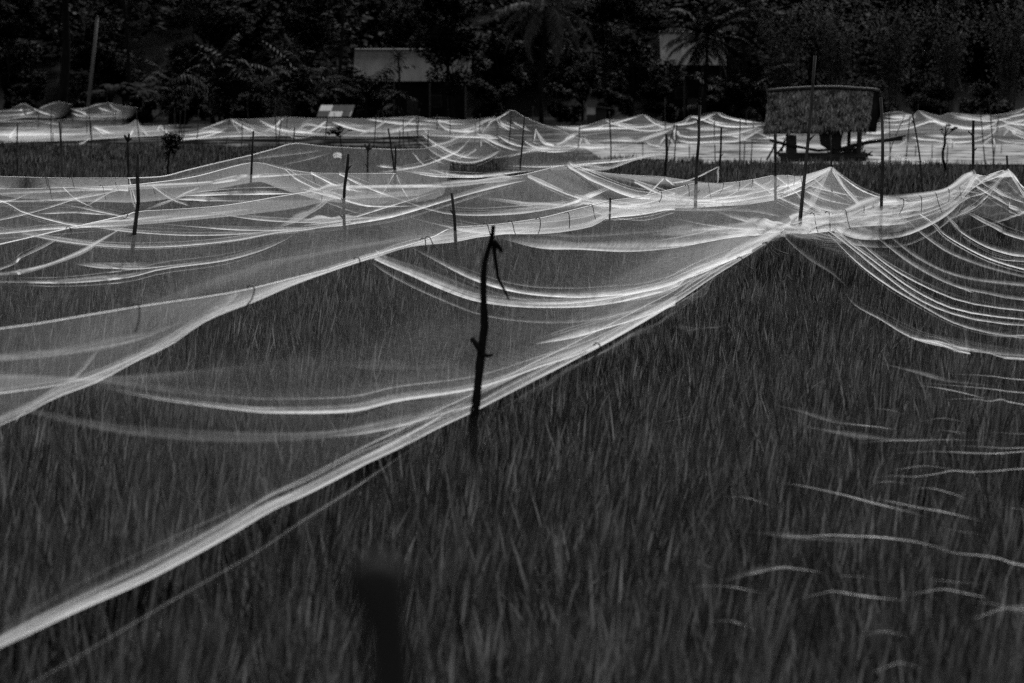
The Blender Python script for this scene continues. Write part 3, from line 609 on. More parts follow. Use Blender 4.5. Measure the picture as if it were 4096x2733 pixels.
for i, (pts, d, r, lab) in enumerate(POLES):
    Q = [W(x, y, d) for x, y in pts]
    dirn = (Q[-1] - Q[-2]); dirn = dirn / max(1e-3, abs(dirn.z)); dirn.x = max(-.12, min(.12, dirn.x))
    Q.append(Vector((Q[-1].x + dirn.x * (Q[-1].z + .25), Q[-1].y, -.25)))
    Q = [Vector(p) for p in resample(Q, 16)]
    rr = [r * .88 * (.72 + .34 * k / 15) * random.uniform(.93, 1.07) for k in range(16)]
    Q = [p + Vector((random.gauss(0, .10) * r, random.gauss(0, .10) * r, 0)) for p in Q]
    base = Vector((Q[-1].x, Q[-1].y, 0))
    mb = MB(); mb.tube(Q, rr, 8)
    near = d < 62
    if near:                                            # knots and snapped twigs
        for k in range(random.randint(2, 4)):
            j = random.randint(1, 8); a = random.uniform(0, 6.28); L = random.uniform(1.6, 3.2) * r
            mb.tube([Q[j], Q[j] + Vector((math.cos(a) * L, math.sin(a) * L, L * .9))], [r * .55, r * .25], 5)
    mat = M_BARK2 if i in (2, 3, 6, 14, 17) else M_BARK
    if 'knobbly' in lab or 'broken stick with loops' in lab:
        for k in range(5):
            a = k * 1.3; mb.tube([Q[0], Q[0] + Vector((math.cos(a) * .05, math.sin(a) * .02, .03 + .015 * k))], [.02, .012], 5)
    o = mb.build('net_pole', mat, None, base, True); o.location = base
    tag(o, lab, 'pole', 'sticks holding up the nets')
# the forked branch close by, out of focus
FB = RB and [(1974, 902), (1974, 920), (1963, 970), (1940, 1040), (1933, 1120), (1935, 1230), (1937, 1310), (1925, 1400), (1913, 1520), (1900, 1650), (1893, 1730)]
d = 8.66; Q = [W(x, y, d) for x, y in FB]; Q.append(Vector((Q[-1].x - .01, d, -.2))); Q = [Vector(p) for p in resample(Q, 40)]; base = Vector((Q[-1].x, d, 0))
t = empty('forked_branch', base, 'crooked forked branch standing in front of the near net edge', 'branch')
mb = MB(); mb.tube(Q, [(.007 + .0085 * min(1, k / 9)) * (1 + .10 * math.sin(k * 1.9)) for k in range(40)], 9); mb.build('stem', M_CHAR, t, base, True)
for pts, r0, r1 in (([(1972, 968), (1985, 978), (1998, 992), (2009, 1008)], .013, .006), ([(1974, 975), (1983, 1050), (1995, 1120), (2020, 1165), (2036, 1200)], .008, .003), ([(1925, 1410), (1905, 1378), (1886, 1352)], .010, .010), ([(1925, 1415), (1950, 1424), (1972, 1420)], .009, .004)):
    mb = MB(); mb.tube([W(x, y, d - .02) for x, y in pts], [r0 + (r1 - r0) * k / (len(pts) - 1) for k in range(len(pts))], 6); mb.build('twig', M_CHAR, t, base, True)
# blurred post right before the lens
d = 1.3; PR = [(1512, 2215, .003), (1512, 2240, .010), (1514, 2275, .0150), (1518, 2350, .0158), (1530, 2430, .0148), (1546, 2500, .0132), (1560, 2620, .0124), (1572, 2850, .0124)]
Q = [W(x, y, d) for x, y, r in PR]; Q += [Vector((Q[-1].x + .02, d, .6)), Vector((Q[-1].x + .03, d, -.2))]; base = Vector((Q[-1].x, d, 0))
M_POST = noisy('worn_post', .015, .04, 10, .95, (1, 1, .3), spec=0)
t = empty('wooden_post', base, 'thick dark post out of focus close to the viewer', 'post')
mb = MB(); mb.tube(Q, [r for x, y, r in PR] + [.0125, .013], 12); mb.build('shaft', M_POST, t, base, True)
mb = MB(); a = Q[3]; mb.tube([a + Vector((-.008, 0, 0)), a + Vector((-.018, 0, .004))], [.009, .005], 8); mb.build('knot', M_CHAR, t, base, True)

# ------------------------------------------------------------------ shrubs in the rice
def shrub(name, trunk, twigs, leafspots, d, label, r=.02, nleaf=300, size=.04, cat='shrub', seed=1):
    rng = np.random.default_rng(seed); T = [W(x, y, d) for x, y in trunk]; b = Vector((T[-1].x, d, 0)); T.append(Vector((b.x, d, -.2)))
    t = empty(name, b, label, cat); mb = MB(); mb.tube([Vector(p) for p in resample(T, 12)], [r * (.7 + .5 * k / 11) for k in range(12)], 7)
    for tw in twigs: mb.tube([W(x, y, d + rng.normal(0, .08)) for x, y in tw], [r * .4, *([r * .25] * (len(tw) - 2)), r * .12], 5)
    mb.build('trunk', M_TRUNK, t, b, True); mb = MB()
    leaf_cloud(mb, [(W(x, y, d), (q * d / FOC, q * d / FOC, q * .7 * d / FOC)) for x, y, q in leafspots], nleaf, size, rng)
    mb.build('crown', M_LEAF, t, b, False, 'shade')
shrub('round_shrub', RA((2010, 560), (1990, 700), (1970, 910)), [RA((2010, 640), (1960, 700), (1940, 790)), RA((2010, 600), (2040, 700), (2040, 780)), RA((2010, 600), (1950, 540)), RA((2010, 580), (2070, 520))],
      [(x, y, q) for (x, y), q in zip(RA((2010, 500), (1950, 530), (2070, 520), (2020, 570), (1930, 610), (2080, 610), (2100, 560), (1955, 690), (2055, 680), (2000, 640)), (30, 22, 24, 28, 16, 16, 14, 14, 13, 16))], 41, 'small dark round shrub growing out of the left rice', .02, 1000, .03, seed=3)
shrub('sparse_shrub', RB((1790, 480), (1800, 560), (1830, 700), (1830, 760)), [RB((1790, 500), (1740, 440), (1660, 445)), RB((1790, 500), (1800, 420), (1820, 395)), RB((1790, 490), (1860, 440), (1910, 410)), RB((1795, 500), (1760, 480), (1720, 490))],
      [(x, y, q) for (x, y), q in zip(RB((1680, 440), (1740, 430), (1800, 400), (1780, 460), (1905, 415), (1720, 415)), (12, 14, 16, 14, 8, 8))], 45, 'sparse shrub with flat leafy twigs below the patched shack', .018, 220, .035, seed=4)
shrub('pollarded_shrub', RE((1415, 480), (1420, 560), (1395, 640), (1392, 760), (1425, 905)), [RE((1415, 490), (1380, 440), (1370, 400)), RE((1415, 480), (1430, 380), (1440, 340)), RE((1420, 480), (1450, 400), (1480, 350)), RE((1420, 490), (1480, 440), (1560, 390)), RE((1420, 480), (1420, 400), (1410, 360))],
      [(x, y, q) for (x, y), q in zip(RE((1500, 410), (1540, 390), (1440, 360), (1380, 410), (1470, 360)), (9, 8, 6, 6, 6))], 43, 'pollarded shrub with a thick stem and few twigs right of the hut', .03, 110, .03, seed=5)

# ------------------------------------------------------------------ nets
def rows_from(rowspecs, n):
    """each row: (pixel polyline, spec); spec ('z', a, b) heights, ('d', a, b, ...) distances, or points already in space"""
    out = []
    for pts, spec in rowspecs:
        if spec is None: out.append(resample(pts, n)); continue
        k = len(pts); q = []
        xs = np.linspace(0, 1, k)
        vals = np.interp(xs, np.linspace(0, 1, len(spec) - 1), spec[1:])
        if spec[0] == 'd': vals = 1 / np.interp(xs, np.linspace(0, 1, len(spec) - 1), [1 / v for v in spec[1:]])
        for (x, y), v in zip(pts, vals): q.append(Wz(x, y, v) if spec[0] == 'z' else W(x, y, v))
        out.append(resample(q, n))
    return out
def loft(rows, m=7, sag=0.0, floor=.74):
    """surface through the rows; between rows it hangs a little"""
    P_ = [rows[0]]
    for a, b in zip(rows[:-1], rows[1:]):
        for j in range(1, m + 1):
            t = j / m; c = a * (1 - t) + b * t; L = np.linalg.norm(b - a, axis=1)
            c[:, 2] -= sag * L * math.sin(math.pi * t); P_.append(c)
    return np.array(P_)
class Net:
    def __init__(s, name, label, weave, group='white nets over the rice'):
        s.name, s.label, s.weave, s.group = name, label, weave, group; s.mb = MB(); s.bvh = None; s.ties = []; s.ropes = []
    def surf(s, S, weave=None, edge=0.0):
        R_, N_ = S.shape[:2]; vs = S.reshape(-1, 3)
        fs = [(i * N_ + j, i * N_ + j + 1, (i + 1) * N_ + j + 1, (i + 1) * N_ + j) for i in range(R_ - 1) for j in range(N_ - 1)]
        wv = s.weave if weave is None else weave
        a = np.full((R_, N_), wv) if np.isscalar(wv) else wv
        s.mb.add(vs, fs, a.ravel()); s.bvh = BVHTree.FromPolygons([tuple(p) for p in s.mb.v], s.mb.f)
    def depth(s, px, py):
        r = ray(px, py); h_ = s.bvh.ray_cast(Vector((0, 0, HC)), r.normalized()); return h_[0].y if h_[0] is not None else None
    def strand(s, pts, wpx, dens, d=None, up=0.0, taper=(1, 1), prof=2.0, n=40, tl=.25):
        pts = list(pts); dl = isinstance(d, (list, tuple)) and len(d) == len(pts)
        if dl: d = list(d)
        for end in (-1, 0):                              # folds run on past the edge of the view
            nb = -2 if end else 1
            if (pts[end][0] > 4040) if end else (pts[end][0] < 60 and pts[nb][0] > pts[end][0]):
                sl = (pts[end][1] - pts[nb][1]) / ((pts[end][0] - pts[nb][0]) or 1); nx_ = 4640 if end else -520
                q = (nx_, pts[end][1] + sl * (nx_ - pts[end][0]) * .6)
                if not end and sl < -.1 and len(pts) > 2 and pts[0][1] > 1900: continue
                if end: pts.append(q); taper = (taper[0], 0)
                else: pts.insert(0, q); taper = (0, taper[1])
                if dl: d.append(d[-1]) if end else d.insert(0, d[0])
        one = prof < 0 or wpx < 7
        s.strand1(pts, wpx * (1 if one else .8), dens, d, up, taper, prof, n, tl)
        if one: return
        for k in range(2):                               # finer threads of the fold, closing on it at its ends
            o_ = (k + 1) * random.uniform(.5, 1.1) * wpx * random.choice((-1, 1, 1)); m = len(pts)
            q = [(x + random.uniform(-.15, .15) * wpx, y - o_ * math.sin(math.pi * (.12 + .76 * i / max(1, m - 1))) + random.uniform(-.08, .08) * wpx) for i, (x, y) in enumerate(pts)]
            s.strand1(q, max(3.5, wpx * .3), dens * random.uniform(.12, .3), d, up, taper, 2.0, n, .4)
    def strand1(s, pts, wpx, dens, d=None, up=0.0, taper=(1, 1), prof=2.0, n=40, tl=.25):
        """a bunched, hanging fold of the same net along a traced line; wpx is its width in photo pixels"""
        k = len(pts)
        if abs(pts[-1][0] - 3125) < 60 and abs(pts[-1][1] - 925) < 40: taper = (taper[0], 0)
        if d is None:
            hs = [(i, 1 / q) for i, q in ((i, s.depth(*p)) for i, p in enumerate(pts)) if q]
            if not hs: return
            if len(hs) >= 4: cf = np.polyfit([h_[0] for h_ in hs], [h_[1] for h_ in hs], 2); inv = np.polyval(cf, np.arange(k)); inv = np.clip(inv, min(h_[1] for h_ in hs), max(h_[1] for h_ in hs))
            else: inv = np.interp(np.arange(k), [h_[0] for h_ in hs], [h_[1] for h_ in hs])
            ds = 1 / inv
        else:
            dd = d if isinstance(d, (list, tuple)) else [d, d]; ds = 1 / np.interp(np.linspace(0, 1, k), np.linspace(0, 1, len(dd)), [1 / v for v in dd])
        Q = resample([tuple(W(x, y, e)) for (x, y), e in zip(pts, ds)], n)
        K = 12; vs, al = [], []
        vv = [(j / (K - 1)) ** 1.5 for j in range(K)]; st = [(random.uniform(.65, 1.35), random.uniform(.15, .5), random.uniform(0, 6.28)) for j in range(K)]
        for i in range(n):
            t = i / (n - 1); tp = min(1, t / tl) if taper[0] == 0 else 1.0; tp *= min(1, (1 - t) / tl) if taper[1] == 0 else 1.0
            wd = wpx * (1.45 if prof > 0 else 1.2) * Q[i][1] / FOC * (.35 + .65 * tp) * (1 + .22 * math.sin(i * .37 + wpx))
            T_ = Q[min(i + 1, n - 1)] - Q[max(i - 1, 0)]; nn = np.array([T_[1], -T_[0], 0]); nn /= max(1e-6, np.linalg.norm(nn))
            if nn[1] > 0: nn = -nn
            for j in range(K):
                v = vv[j]                                # 0 bottom edge .. 1 top
                vs.append(Q[i] + np.array([0, 0, wd * (v - .22 + up)]) + nn * wd * .25 * math.sin(math.pi * v))
                if prof < 0: g = math.sin(math.pi * min(1, v * 1.0)) ** 2
                else: g = (.8 * math.exp(-v * 5 / max(.6, 2.2 - prof * .6)) + .2 * (1 - v)) * (.55 if j == 0 else 1)
                if j == K - 1: g = 0
                g *= st[j][0] * (1 + st[j][1] * math.sin(t * 9 + st[j][2]))
                al.append(max(0, min(.85, dens * 1.7) * g * tp))
        fs = [(i * K + j, (i + 1) * K + j, (i + 1) * K + j + 1, i * K + j + 1) for i in range(n - 1) for j in range(K - 1)]
        s.mb.add(vs, fs, al)
    def build(s):
        ctr = Vector(np.mean(np.array(s.mb.v), 0)); ctr.z = 0
        t = empty(s.name, ctr, s.label, 'net', s.group)
        s.mb.build('mesh_sheet', M_NET, t, ctr, True, 'weave')
        for pts, r in s.ropes:
            mb = MB(); mb.tube([Vector(p) for p in pts], r, 5); mb.build('edge_rope', M_ROPE, t, ctr, True)
        for pts in s.ties:
            mb = MB(); mb.tube([Vector(p) for p in pts], .0028, 5); mb.build('tie_cord', M_TWINE, t, ctr, True)
        return t
    def tie(s, p, L=.10, dx=0):
        p = Vector(p); q = [p + Vector((-.012, -.01, .006)), p + Vector((.0, -.014, .016)), p + Vector((.014, -.012, .004)), p + Vector((.016 + dx * .3, -.02, -L * .5)), p + Vector((.01 + dx, -.025, -L))]
        s.ties.append([Vector(x) for x in resample(q, 14)])

NS = 90
# --- ropes (photo pixels, height)
E1 = B1((-160, 1500), (0, 1412), (300, 1270), (600, 1140), (900, 975), (1100, 860), (1250, 790)) + B2((150, 672), (300, 600), (450, 525), (610, 450), (800, 350), (1000, 250), (1110, 192), (1280, 95), (1432, 8)) + R6((400, 790), (560, 690), (720, 590), (825, 516))
E1z = ('z', .86, .86, .86, .87, .90, 1.0, 1.12, 1.3)
E2 = F_((-200, 1345), (0, 1317)) + R4((250, 1170), (900, 1060), (1560, 960), (2000, 855), (2210, 805)) + R5((180, 750), (400, 680), (800, 560), (960, 490), (1220, 470), (1500, 430), (1680, 385), (1840, 345), (1940, 320), (2130, 295)) + R6((0, 280), (170, 240), (300, 207), (450, 210), (630, 190), (790, 160), (930, 165), (1010, 150), (1140, 110))
E3 = R4((-200, 680), (0, 635), (240, 580), (450, 530), (840, 440), (930, 415), (1200, 400), (1480, 378), (1700, 345), (1900, 310)) + R5((290, 230), (600, 222), (900, 215), (1200, 180), (1400, 155), (1670, 97), (1870, 140), (2080, 160), (2290, 170))
E4 = R4((-200, 268), (0, 265), (420, 258), (700, 250), (1000, 225), (1310, 180), (1690, 88), (1910, 130), (2090, 155), (2350, 160)) + R5((600, 150),)
r_E1, r_E2, r_E3, r_E4 = rows_from([(E1, E1z), (E2, ('z', 1.3, 1.3, 1.3, 1.33)), (E3, ('z', 1.3, 1.3, 1.32, 1.3)), (E4, ('z', 1.32, 1.34, 1.35, 1.33))], NS)
def away(pts, ref, dd):                # pixel line put a little beyond a rope, matched by its share of the length
    k = len(pts); q = []
    for i, (x, y) in enumerate(pts):
        # distance of the rope where it has the same picture column
        cx = 2048 + FOC * ref[:, 0] / ref[:, 1]; d0 = np.interp(x, cx, ref[:, 1]); q.append(tuple(W(x, y, d0 + dd)))
    return q
def ropes_tie(net, row, us, L=(.06, .14)):
    for u in us:
        i = int(u * (len(row) - 1)); net.tie(row[i], random.uniform(*L), random.uniform(-.03, .04))

# --- net between the near edge and the second rope
n1 = Net('rice_net', 'large white net from the thick bright near edge back to the second rope', .012)
g1 = away(B1((-160, 1470), (0, 1380), (300, 1240), (600, 1105), (900, 940), (1250, 740), (1432, 640)) + B2((300, 520), (610, 400), (880, 270), (1110, 184), (1432, 2)) + R6((560, 680), (830, 505)), r_E1, .12)
f1 = away(F_((-200, 1500), (100, 1500), (391, 1542), (782, 1615), (1105, 1650), (1400, 1645), (1593, 1601), (1906, 1552), (2160, 1464)) + F_((2385, 1340), (2700, 1150), (3000, 985), (3140, 915)), r_E1, .55)
mid1 = [tuple(np.array(p)) for p in resample(f1, NS)]
S_f = np.array(mid1); S_m = S_f * .5 + r_E2 * .5; S_m[:, 2] -= .12
S1 = loft([r_E1, resample(g1, NS), S_f, S_m, r_E2], 6, .0)
wv = np.full(S1.shape[:2], .0040)
wv *= np.linspace(.7, 3.4, NS)[None, :] ** 1.1; wv[0:14] *= np.linspace(2.4, 1.1, NS)[None, :]
n1.surf(S1, wv)
n1.ropes = [(r_E2, .0032)]
# near bright gathered edge
n1.strand(E1, 34, .75, prof=1.0, n=90); n1.strand(E1[:11], 46, .45, prof=.8, taper=(1, 0), n=60, tl=.5); n1.strand(B2((0, 715), (300, 570), (480, 470), (600, 400)), 22, .3, taper=(0, 0))
n1.strand(B1((0, 1390), (300, 1250), (600, 1110), (900, 945), (1250, 755)), 80, .06, prof=.8, taper=(1, 0), tl=.6)
n1.strand(B2((640, 465), (800, 370), (900, 320), (1000, 262), (1060, 225)), 30, .45, taper=(0, 0))
n1.strand(B1((400, 350), (600, 395), (800, 425), (1000, 450), (1130, 458), (1432, 452)) + B2((300, 408), (620, 358), (880, 270), (1110, 186), (1432, 4)), 26, .55, taper=(0, 1), prof=.7)
n1.strand(B1((0, 420), (100, 455), (300, 505), (550, 550), (900, 575), (1200, 570), (1432, 550)) + B2((300, 513), (600, 428)), 40, .05, taper=(1, 1), prof=-1)
n1.strand(B2((0, 560), (150, 545), (300, 515), (600, 430)), 16, .4, taper=(0, 1))
n1.strand(B2((0, 265), (200, 280), (400, 280), (560, 262)), 40, .02, taper=(0, 0), prof=-1)
n1.strand(R5((465, 672), (540, 710), (700, 775), (900, 860), (1100, 930), (1350, 970), (1600, 975), (1850, 960), (2100, 915), (2350, 850)) + R6((250, 780), (480, 690)), 44, .26, prof=.9)
n1.strand(R5((700, 612), (850, 690), (1050, 790), (1250, 860), (1450, 900), (1700, 915), (1900, 905), (2150, 880), (2350, 825)) + R6((200, 800), (420, 720), (640, 630)), 30, .38, taper=(0, 1))
n1.strand(R5((1250, 545), (1500, 590), (1800, 605), (2100, 605), (2350, 590)) + R6((300, 570), (600, 520), (800, 500)), 70, .16, taper=(0, 1), prof=1.2)
n1.strand(R5((1200, 930), (1500, 960), (1850, 940), (2200, 870), (2350, 830)) + R6((200, 810), (450, 700), (700, 590), (825, 518)), 24, .45, taper=(0, 1))
n1.strand(R6((0, 890), (200, 810), (400, 735), (600, 640), (800, 530)), 26, .5, taper=(0, 1))
n1.strand(R6((0, 1050), (150, 960), (300, 860), (450, 760), (640, 650), (820, 520)), 28, .55)
n1.strand(B2((850, 180), (1000, 150), (1200, 95), (1432, 15)), 34, .3, taper=(0, 1))
n1.strand(R6((0, 600), (250, 585), (500, 540), (700, 515), (825, 508)), 40, .25, taper=(0, 1))
n1.strand(R6((0, 535), (300, 525), (600, 510), (820, 498)), 50, .22, taper=(0, 1), prof=-1)
n1.strand(R6((150, 430), (350, 470), (550, 492), (750, 500), (830, 488)), 14, .5, taper=(0, 1))
n1.strand(R6((330, 360), (500, 420), (700, 470), (850, 480)), 26, .16, taper=(0, 1), prof=-1)
n1.strand(R5((0, 590), (250, 612), (450, 610), (650, 600)), 22, .3, taper=(0, 1)); n1.strand(R5((0, 660), (200, 660), (420, 640), (600, 612)), 26, .3, taper=(0, 1))
n1.strand(R5((0, 700), (250, 690), (450, 665)), 34, .15, taper=(0, 1), prof=-1)
n1.strand(R4((1800, 600), (2050, 645), (2350, 660)), 22, .22, taper=(0, 1))
ropes_tie(n1, r_E2, (.06, .11, .2, .27)); 
n1.tie(Wz(*R5((800, 560))[0], 1.31), .05, .04)
for q in ((1160, 475), (1315, 460), (1490, 440), (1670, 405), (1820, 355)): n1.tie(Wz(*R5(q)[0], 1.3), .085, random.uniform(-.02, .04))
for q in ((60, 270), (230, 230), (355, 212), (450, 208), (550, 205), (632, 190), (855, 165), (895, 165), (935, 168)): n1.tie(Wz(*R6(q)[0], 1.32), random.uniform(.06, .14), random.uniform(-.03, .04))
for q in ((560, 690), (720, 598)): n1.tie(W(*R6(q)[0], 12.0), .05, .06)
for q in ((880, 275), (1110, 190)): n1.tie(W(*B2(q)[0], 9.9), .05, -.03)
n1.build()

# --- net between the second and third rope
n2 = Net('rice_net', 'white net between the second and third rope, crossing the middle of the view', .014)
g2 = away(F_((-200, 1760), (0, 1698), (107, 1650), (225, 1586), (391, 1522), (547, 1440), (684, 1376), (831, 1278), (1036, 1195), (1200, 1130), (1481, 1034), (1640, 983), (1826, 961), (1979, 932), (2157, 931), (2272, 921), (2374, 900), (2438, 865), (2600, 840)) + R6((150, 358), (300, 355), (460, 345), (620, 335), (790, 305), (930, 240), (1135, 125)), r_E2, .35)
S_g = resample(g2, NS); S_m = S_g * .55 + r_E3 * .45; S_m[:, 2] -= .16
S2 = loft([r_E2, S_g, S_m, r_E3], 7)
wv = np.full(S2.shape[:2], .0048); wv[:8] *= np.linspace(3.0, 16.0, NS)[None, :]; wv[12:] *= np.linspace(1.1, 2.6, NS)[None, :]
n2.surf(S2, wv); n2.ropes = [(r_E3, .0035)]
D2 = lambda *p: away(p, r_E2, .36)
def by(ref, dd, pts):                  # distances beyond a rope, for strands
    cx = 2048 + FOC * ref[:, 0] / ref[:, 1]; return [float(np.interp(x, cx, ref[:, 1]) + dd) for x, y in pts]
q = F_((-100, 1735), (0, 1698), (107, 1650), (225, 1586), (391, 1522), (547, 1440), (684, 1376), (831, 1278), (1036, 1195), (1200, 1125), (1481, 1030)); n2.strand(q, 22, .5, d=by(r_E2, .35, q))
q = F_((1481, 1034), (1640, 983), (1826, 961), (1979, 932), (2157, 931), (2272, 921), (2374, 900), (2438, 865), (2600, 840)) + R6((150, 358), (300, 355), (460, 345), (620, 335), (790, 305)); n2.strand(q, 22, .6, d=by(r_E2, .35, q))
q = F_((-100, 1580), (0, 1572), (244, 1537), (391, 1493), (587, 1405), (743, 1298)); n2.strand(q, 14, .55, d=by(r_E2, .3, q), taper=(1, 0))
q = F_((60, 1690), (98, 1645), (283, 1523), (371, 1430), (425, 1347)); n2.strand(q, 22, .3, d=by(r_E2, .25, q), taper=(1, 0), prof=-1)
q = F_((0, 1440), (300, 1410), (547, 1360), (750, 1280)); n2.strand(q, 36, .12, d=by(r_E2, .3, q), taper=(1, 0), prof=-1)
q = R4((1370, 1140), (1560, 1000), (1570, 965)); n2.strand(q, 30, .16, d=by(r_E2, .2, q), taper=(0, 1), prof=-1)
# third rope's hanging wall, seen through everything
for a, wd_, de, dd, tp, pr in [
    (R4((0, 840), (160, 825), (350, 770), (560, 690), (700, 600), (850, 510)), 17, .32, -1.5, (1, 0), -1), (R4((0, 800), (150, 720), (330, 630), (460, 545)), 12, .3, -.8, (1, 0), 2),
    (R4((0, 520), (120, 550), (350, 600), (600, 635), (850, 652), (1100, 648), (1350, 630), (1600, 600), (1850, 555), (2050, 535), (2350, 480)), 14, .5, -1.2, (1, 1), 2),
    (R4((500, 765), (700, 790), (950, 795), (1200, 770), (1400, 745)), 14, .45, -3.0, (0, 0), 2), (R4((0, 885), (400, 890), (700, 870), (900, 845), (1100, 795), (1480, 745), (1730, 680), (1900, 610), (2000, 550)), 18, .42, -2.6, (1, 0), 2),
    (R4((600, 515), (900, 550), (1200, 570), (1500, 568), (1800, 550)), 12, .4, -1.0, (0, 0), 2), (R4((1000, 490), (1300, 515), (1600, 535), (1900, 540), (2100, 530)), 12, .4, -1.0, (0, 1), 2), (R4((1300, 390), (1600, 450), (1900, 480), (2200, 485), (2350, 470)), 12, .35, -.8, (0, 1), 2),
    (R4((500, 520), (800, 490), (1100, 470), (1400, 440), (1700, 400)), 18, .3, -.6, (0, 0), -1),
    (R4((1850, 530), (2000, 470), (2150, 380), (2260, 280)), 28, .14, -.5, (0, 0), -1),
    (R5((0, 500), (280, 465), (560, 418), (700, 380), (900, 320), (1200, 235), (1420, 190)), 20, .5, -.8, (1, 0), 2), (R5((0, 450), (300, 440), (550, 420)), 22, .4, -1.0, (1, 0), -1),
    (R5((300, 235), (420, 260), (600, 300), (760, 360), (900, 395), (1100, 408), (1350, 395), (1550, 370), (1750, 320), (1950, 240)), 18, .5, -1.0, (0, 0), 2),
    (R5((0, 240), (200, 290), (400, 345), (600, 352), (800, 345)), 18, .45, -1.0, (1, 0), 2), (R5((0, 480), (300, 430), (500, 370), (700, 310), (900, 250)), 12, .4, -.8, (1, 0), 2),
    (R5((630, 400), (750, 440), (880, 470), (1050, 505), (1250, 520), (1500, 500)), 22, .35, -2.2, (0, 0), 2),
    (R5((1425, 165), (1550, 225), (1700, 285), (1850, 325), (2000, 350), (2200, 355), (2350, 345)), 14, .55, -.6, (1, 1), 2),
    (R5((1690, 105), (1800, 170), (1950, 240), (2100, 290), (2250, 300), (2350, 300)), 26, .45, -.6, (1, 1), 2),
    (R5((1100, 300), (1300, 330), (1500, 360), (1700, 355), (1850, 320)), 20, .16, -.8, (0, 0), -1),
    (R5((1500, 360), (1700, 330), (1850, 270), (2000, 200)), 12, .35, -.6, (0, 0), 2), (R5((1850, 430), (2000, 415), (2200, 390), (2350, 360)), 20, .4, -2.5, (0, 1), 2),
    (R5((1750, 330), (1950, 350), (2150, 370), (2350, 365)), 24, .4, -2.0, (0, 1), 2), (R5((2020, 350), (2180, 330), (2350, 270)), 12, .4, -2.0, (0, 1), 2), (R5((2150, 310), (2280, 180)), 8, .4, -.5, (0, 1), 2), (R5((2290, 180), (2350, 225)), 14, .4, -.5, (1, 0), 2),
    (R5((0, 290), (200, 245), (300, 235)), 24, .4, 0, (1, 1), -1), (R5((280, 240), (600, 235), (900, 232), (1200, 200), (1400, 180)), 22, .35, -.1, (1, 0), -1),
    (R5((480, 330), (545, 230), (590, 150)), 8, .45, 4, (0, 1), 2), (R5((605, 160), (640, 240), (690, 320)), 8, .45, 4, (1, 0), 2)]:
    n2.strand(a, wd_, de, d=by(r_E3, dd * .6, a), taper=(0 if a[0][0] == 1200 else tp[0], tp[1]), prof=pr)
# folds between the second rope's far half and the sharp peak
for a, wd_, de, tp in [(R6((0, 360), (300, 320), (550, 290), (780, 240), (950, 200), (1130, 125)), 14, .5, (1, 1)), (R6((100, 340), (350, 335), (600, 310), (850, 260), (1000, 210)), 16, .5, (0, 0)), (R6((0, 300), (200, 310), (450, 320), (700, 300)), 20, .5, (1, 0)),
    (R6((300, 320), (420, 260), (540, 215)), 8, .4, (0, 0)), (R6((420, 320), (540, 265), (640, 200)), 8, .4, (0, 0)), (R6((540, 310), (680, 250), (780, 180)), 8, .4, (0, 0)), (R6((700, 290), (860, 230), (1000, 160)), 10, .4, (0, 0)), (R6((150, 310), (250, 260), (330, 210)), 8, .35, (0, 0)),
    (R6((-100, 200), (100, 290), (280, 330)), 14, .5, (1, 0)), (R6((650, 200), (780, 280), (900, 340), (1060, 400)), 12, .5, (1, 0)), (R6((790, 165), (900, 250), (980, 330), (1100, 395)), 12, .45, (1, 0)),
    (R6((1140, 115), (1060, 190), (950, 250), (820, 300), (700, 330)), 14, .5, (1, 0)), (R6((800, 310), (900, 350), (1000, 390), (1120, 405)), 12, .6, (0, 0)), (R6((1140, 115), (1170, 170), (1230, 250), (1290, 320), (1330, 350)), 16, .6, (1, 1)),
    (R6((1140, 112), (1240, 195), (1340, 258), (1480, 308), (1580, 318)), 10, .5, (1, 1)), (R6((990, 220), (1120, 255), (1280, 290), (1450, 312)), 14, .4, (0, 0)), (R6((960, 250), (1100, 310), (1280, 350), (1340, 350)), 14, .4, (0, 0)), (R6((920, 290), (1050, 360), (1200, 395)), 14, .4, (0, 0)), (R6((1010, 160), (1100, 240), (1300, 350)), 8, .25, (0, 0))]:
    n2.strand(a, wd_, de, d=by(r_E2, .4, a), taper=tp)
n2.tie(r_E3[35], .12); n2.tie(Wz(*R4((845, 440))[0], 1.3), .03, -.05); n2.tie(Wz(*R4((460, 535))[0], 1.3), .06, .02); n2.tie(Wz(*R5((1410, 155))[0], 1.3), .10, .03); n2.tie(Wz(*R5((1560, 130))[0], 1.3), .08); n2.tie(Wz(*R5((1668, 110))[0], 1.3), .10, -.03)
n2.build()

# triangular flap running down from the sharp peak to the right hand rope
B0 = R6((825, 516), (890, 460), (950, 412), (1200, 395), (1340, 350), (1450, 322), (1580, 318), (1800, 275), (1910, 230), (2030, 155), (2100, 165), (2245, 130), (2350, 240), (2520, 330))
r_B0, = rows_from([(B0, ('z', 1.3, 1.3, 1.3, 1.32, 1.35, 1.3))], NS)
pk = Wz(*R6((1140, 110))[0], 1.33)
fl = Net('net_flap', 'pale triangular net flap falling from the sharp peak below the hut', .03)
a = resample([tuple(pk), tuple(W(*R6((1340, 258))[0], 20.5)), tuple(W(*R6((1580, 318))[0], 17.5))], 30); b = resample([tuple(pk), tuple(W(*R6((1000, 330))[0], 17)), tuple(W(*R6((1150, 400))[0], 15.6))], 30)
fl.surf(loft([a, b], 8, .06), np.full((9, 30), .010)); fl.strand(R6((1150, 120), (1230, 250), (1330, 350)), 12, .4); fl.build()

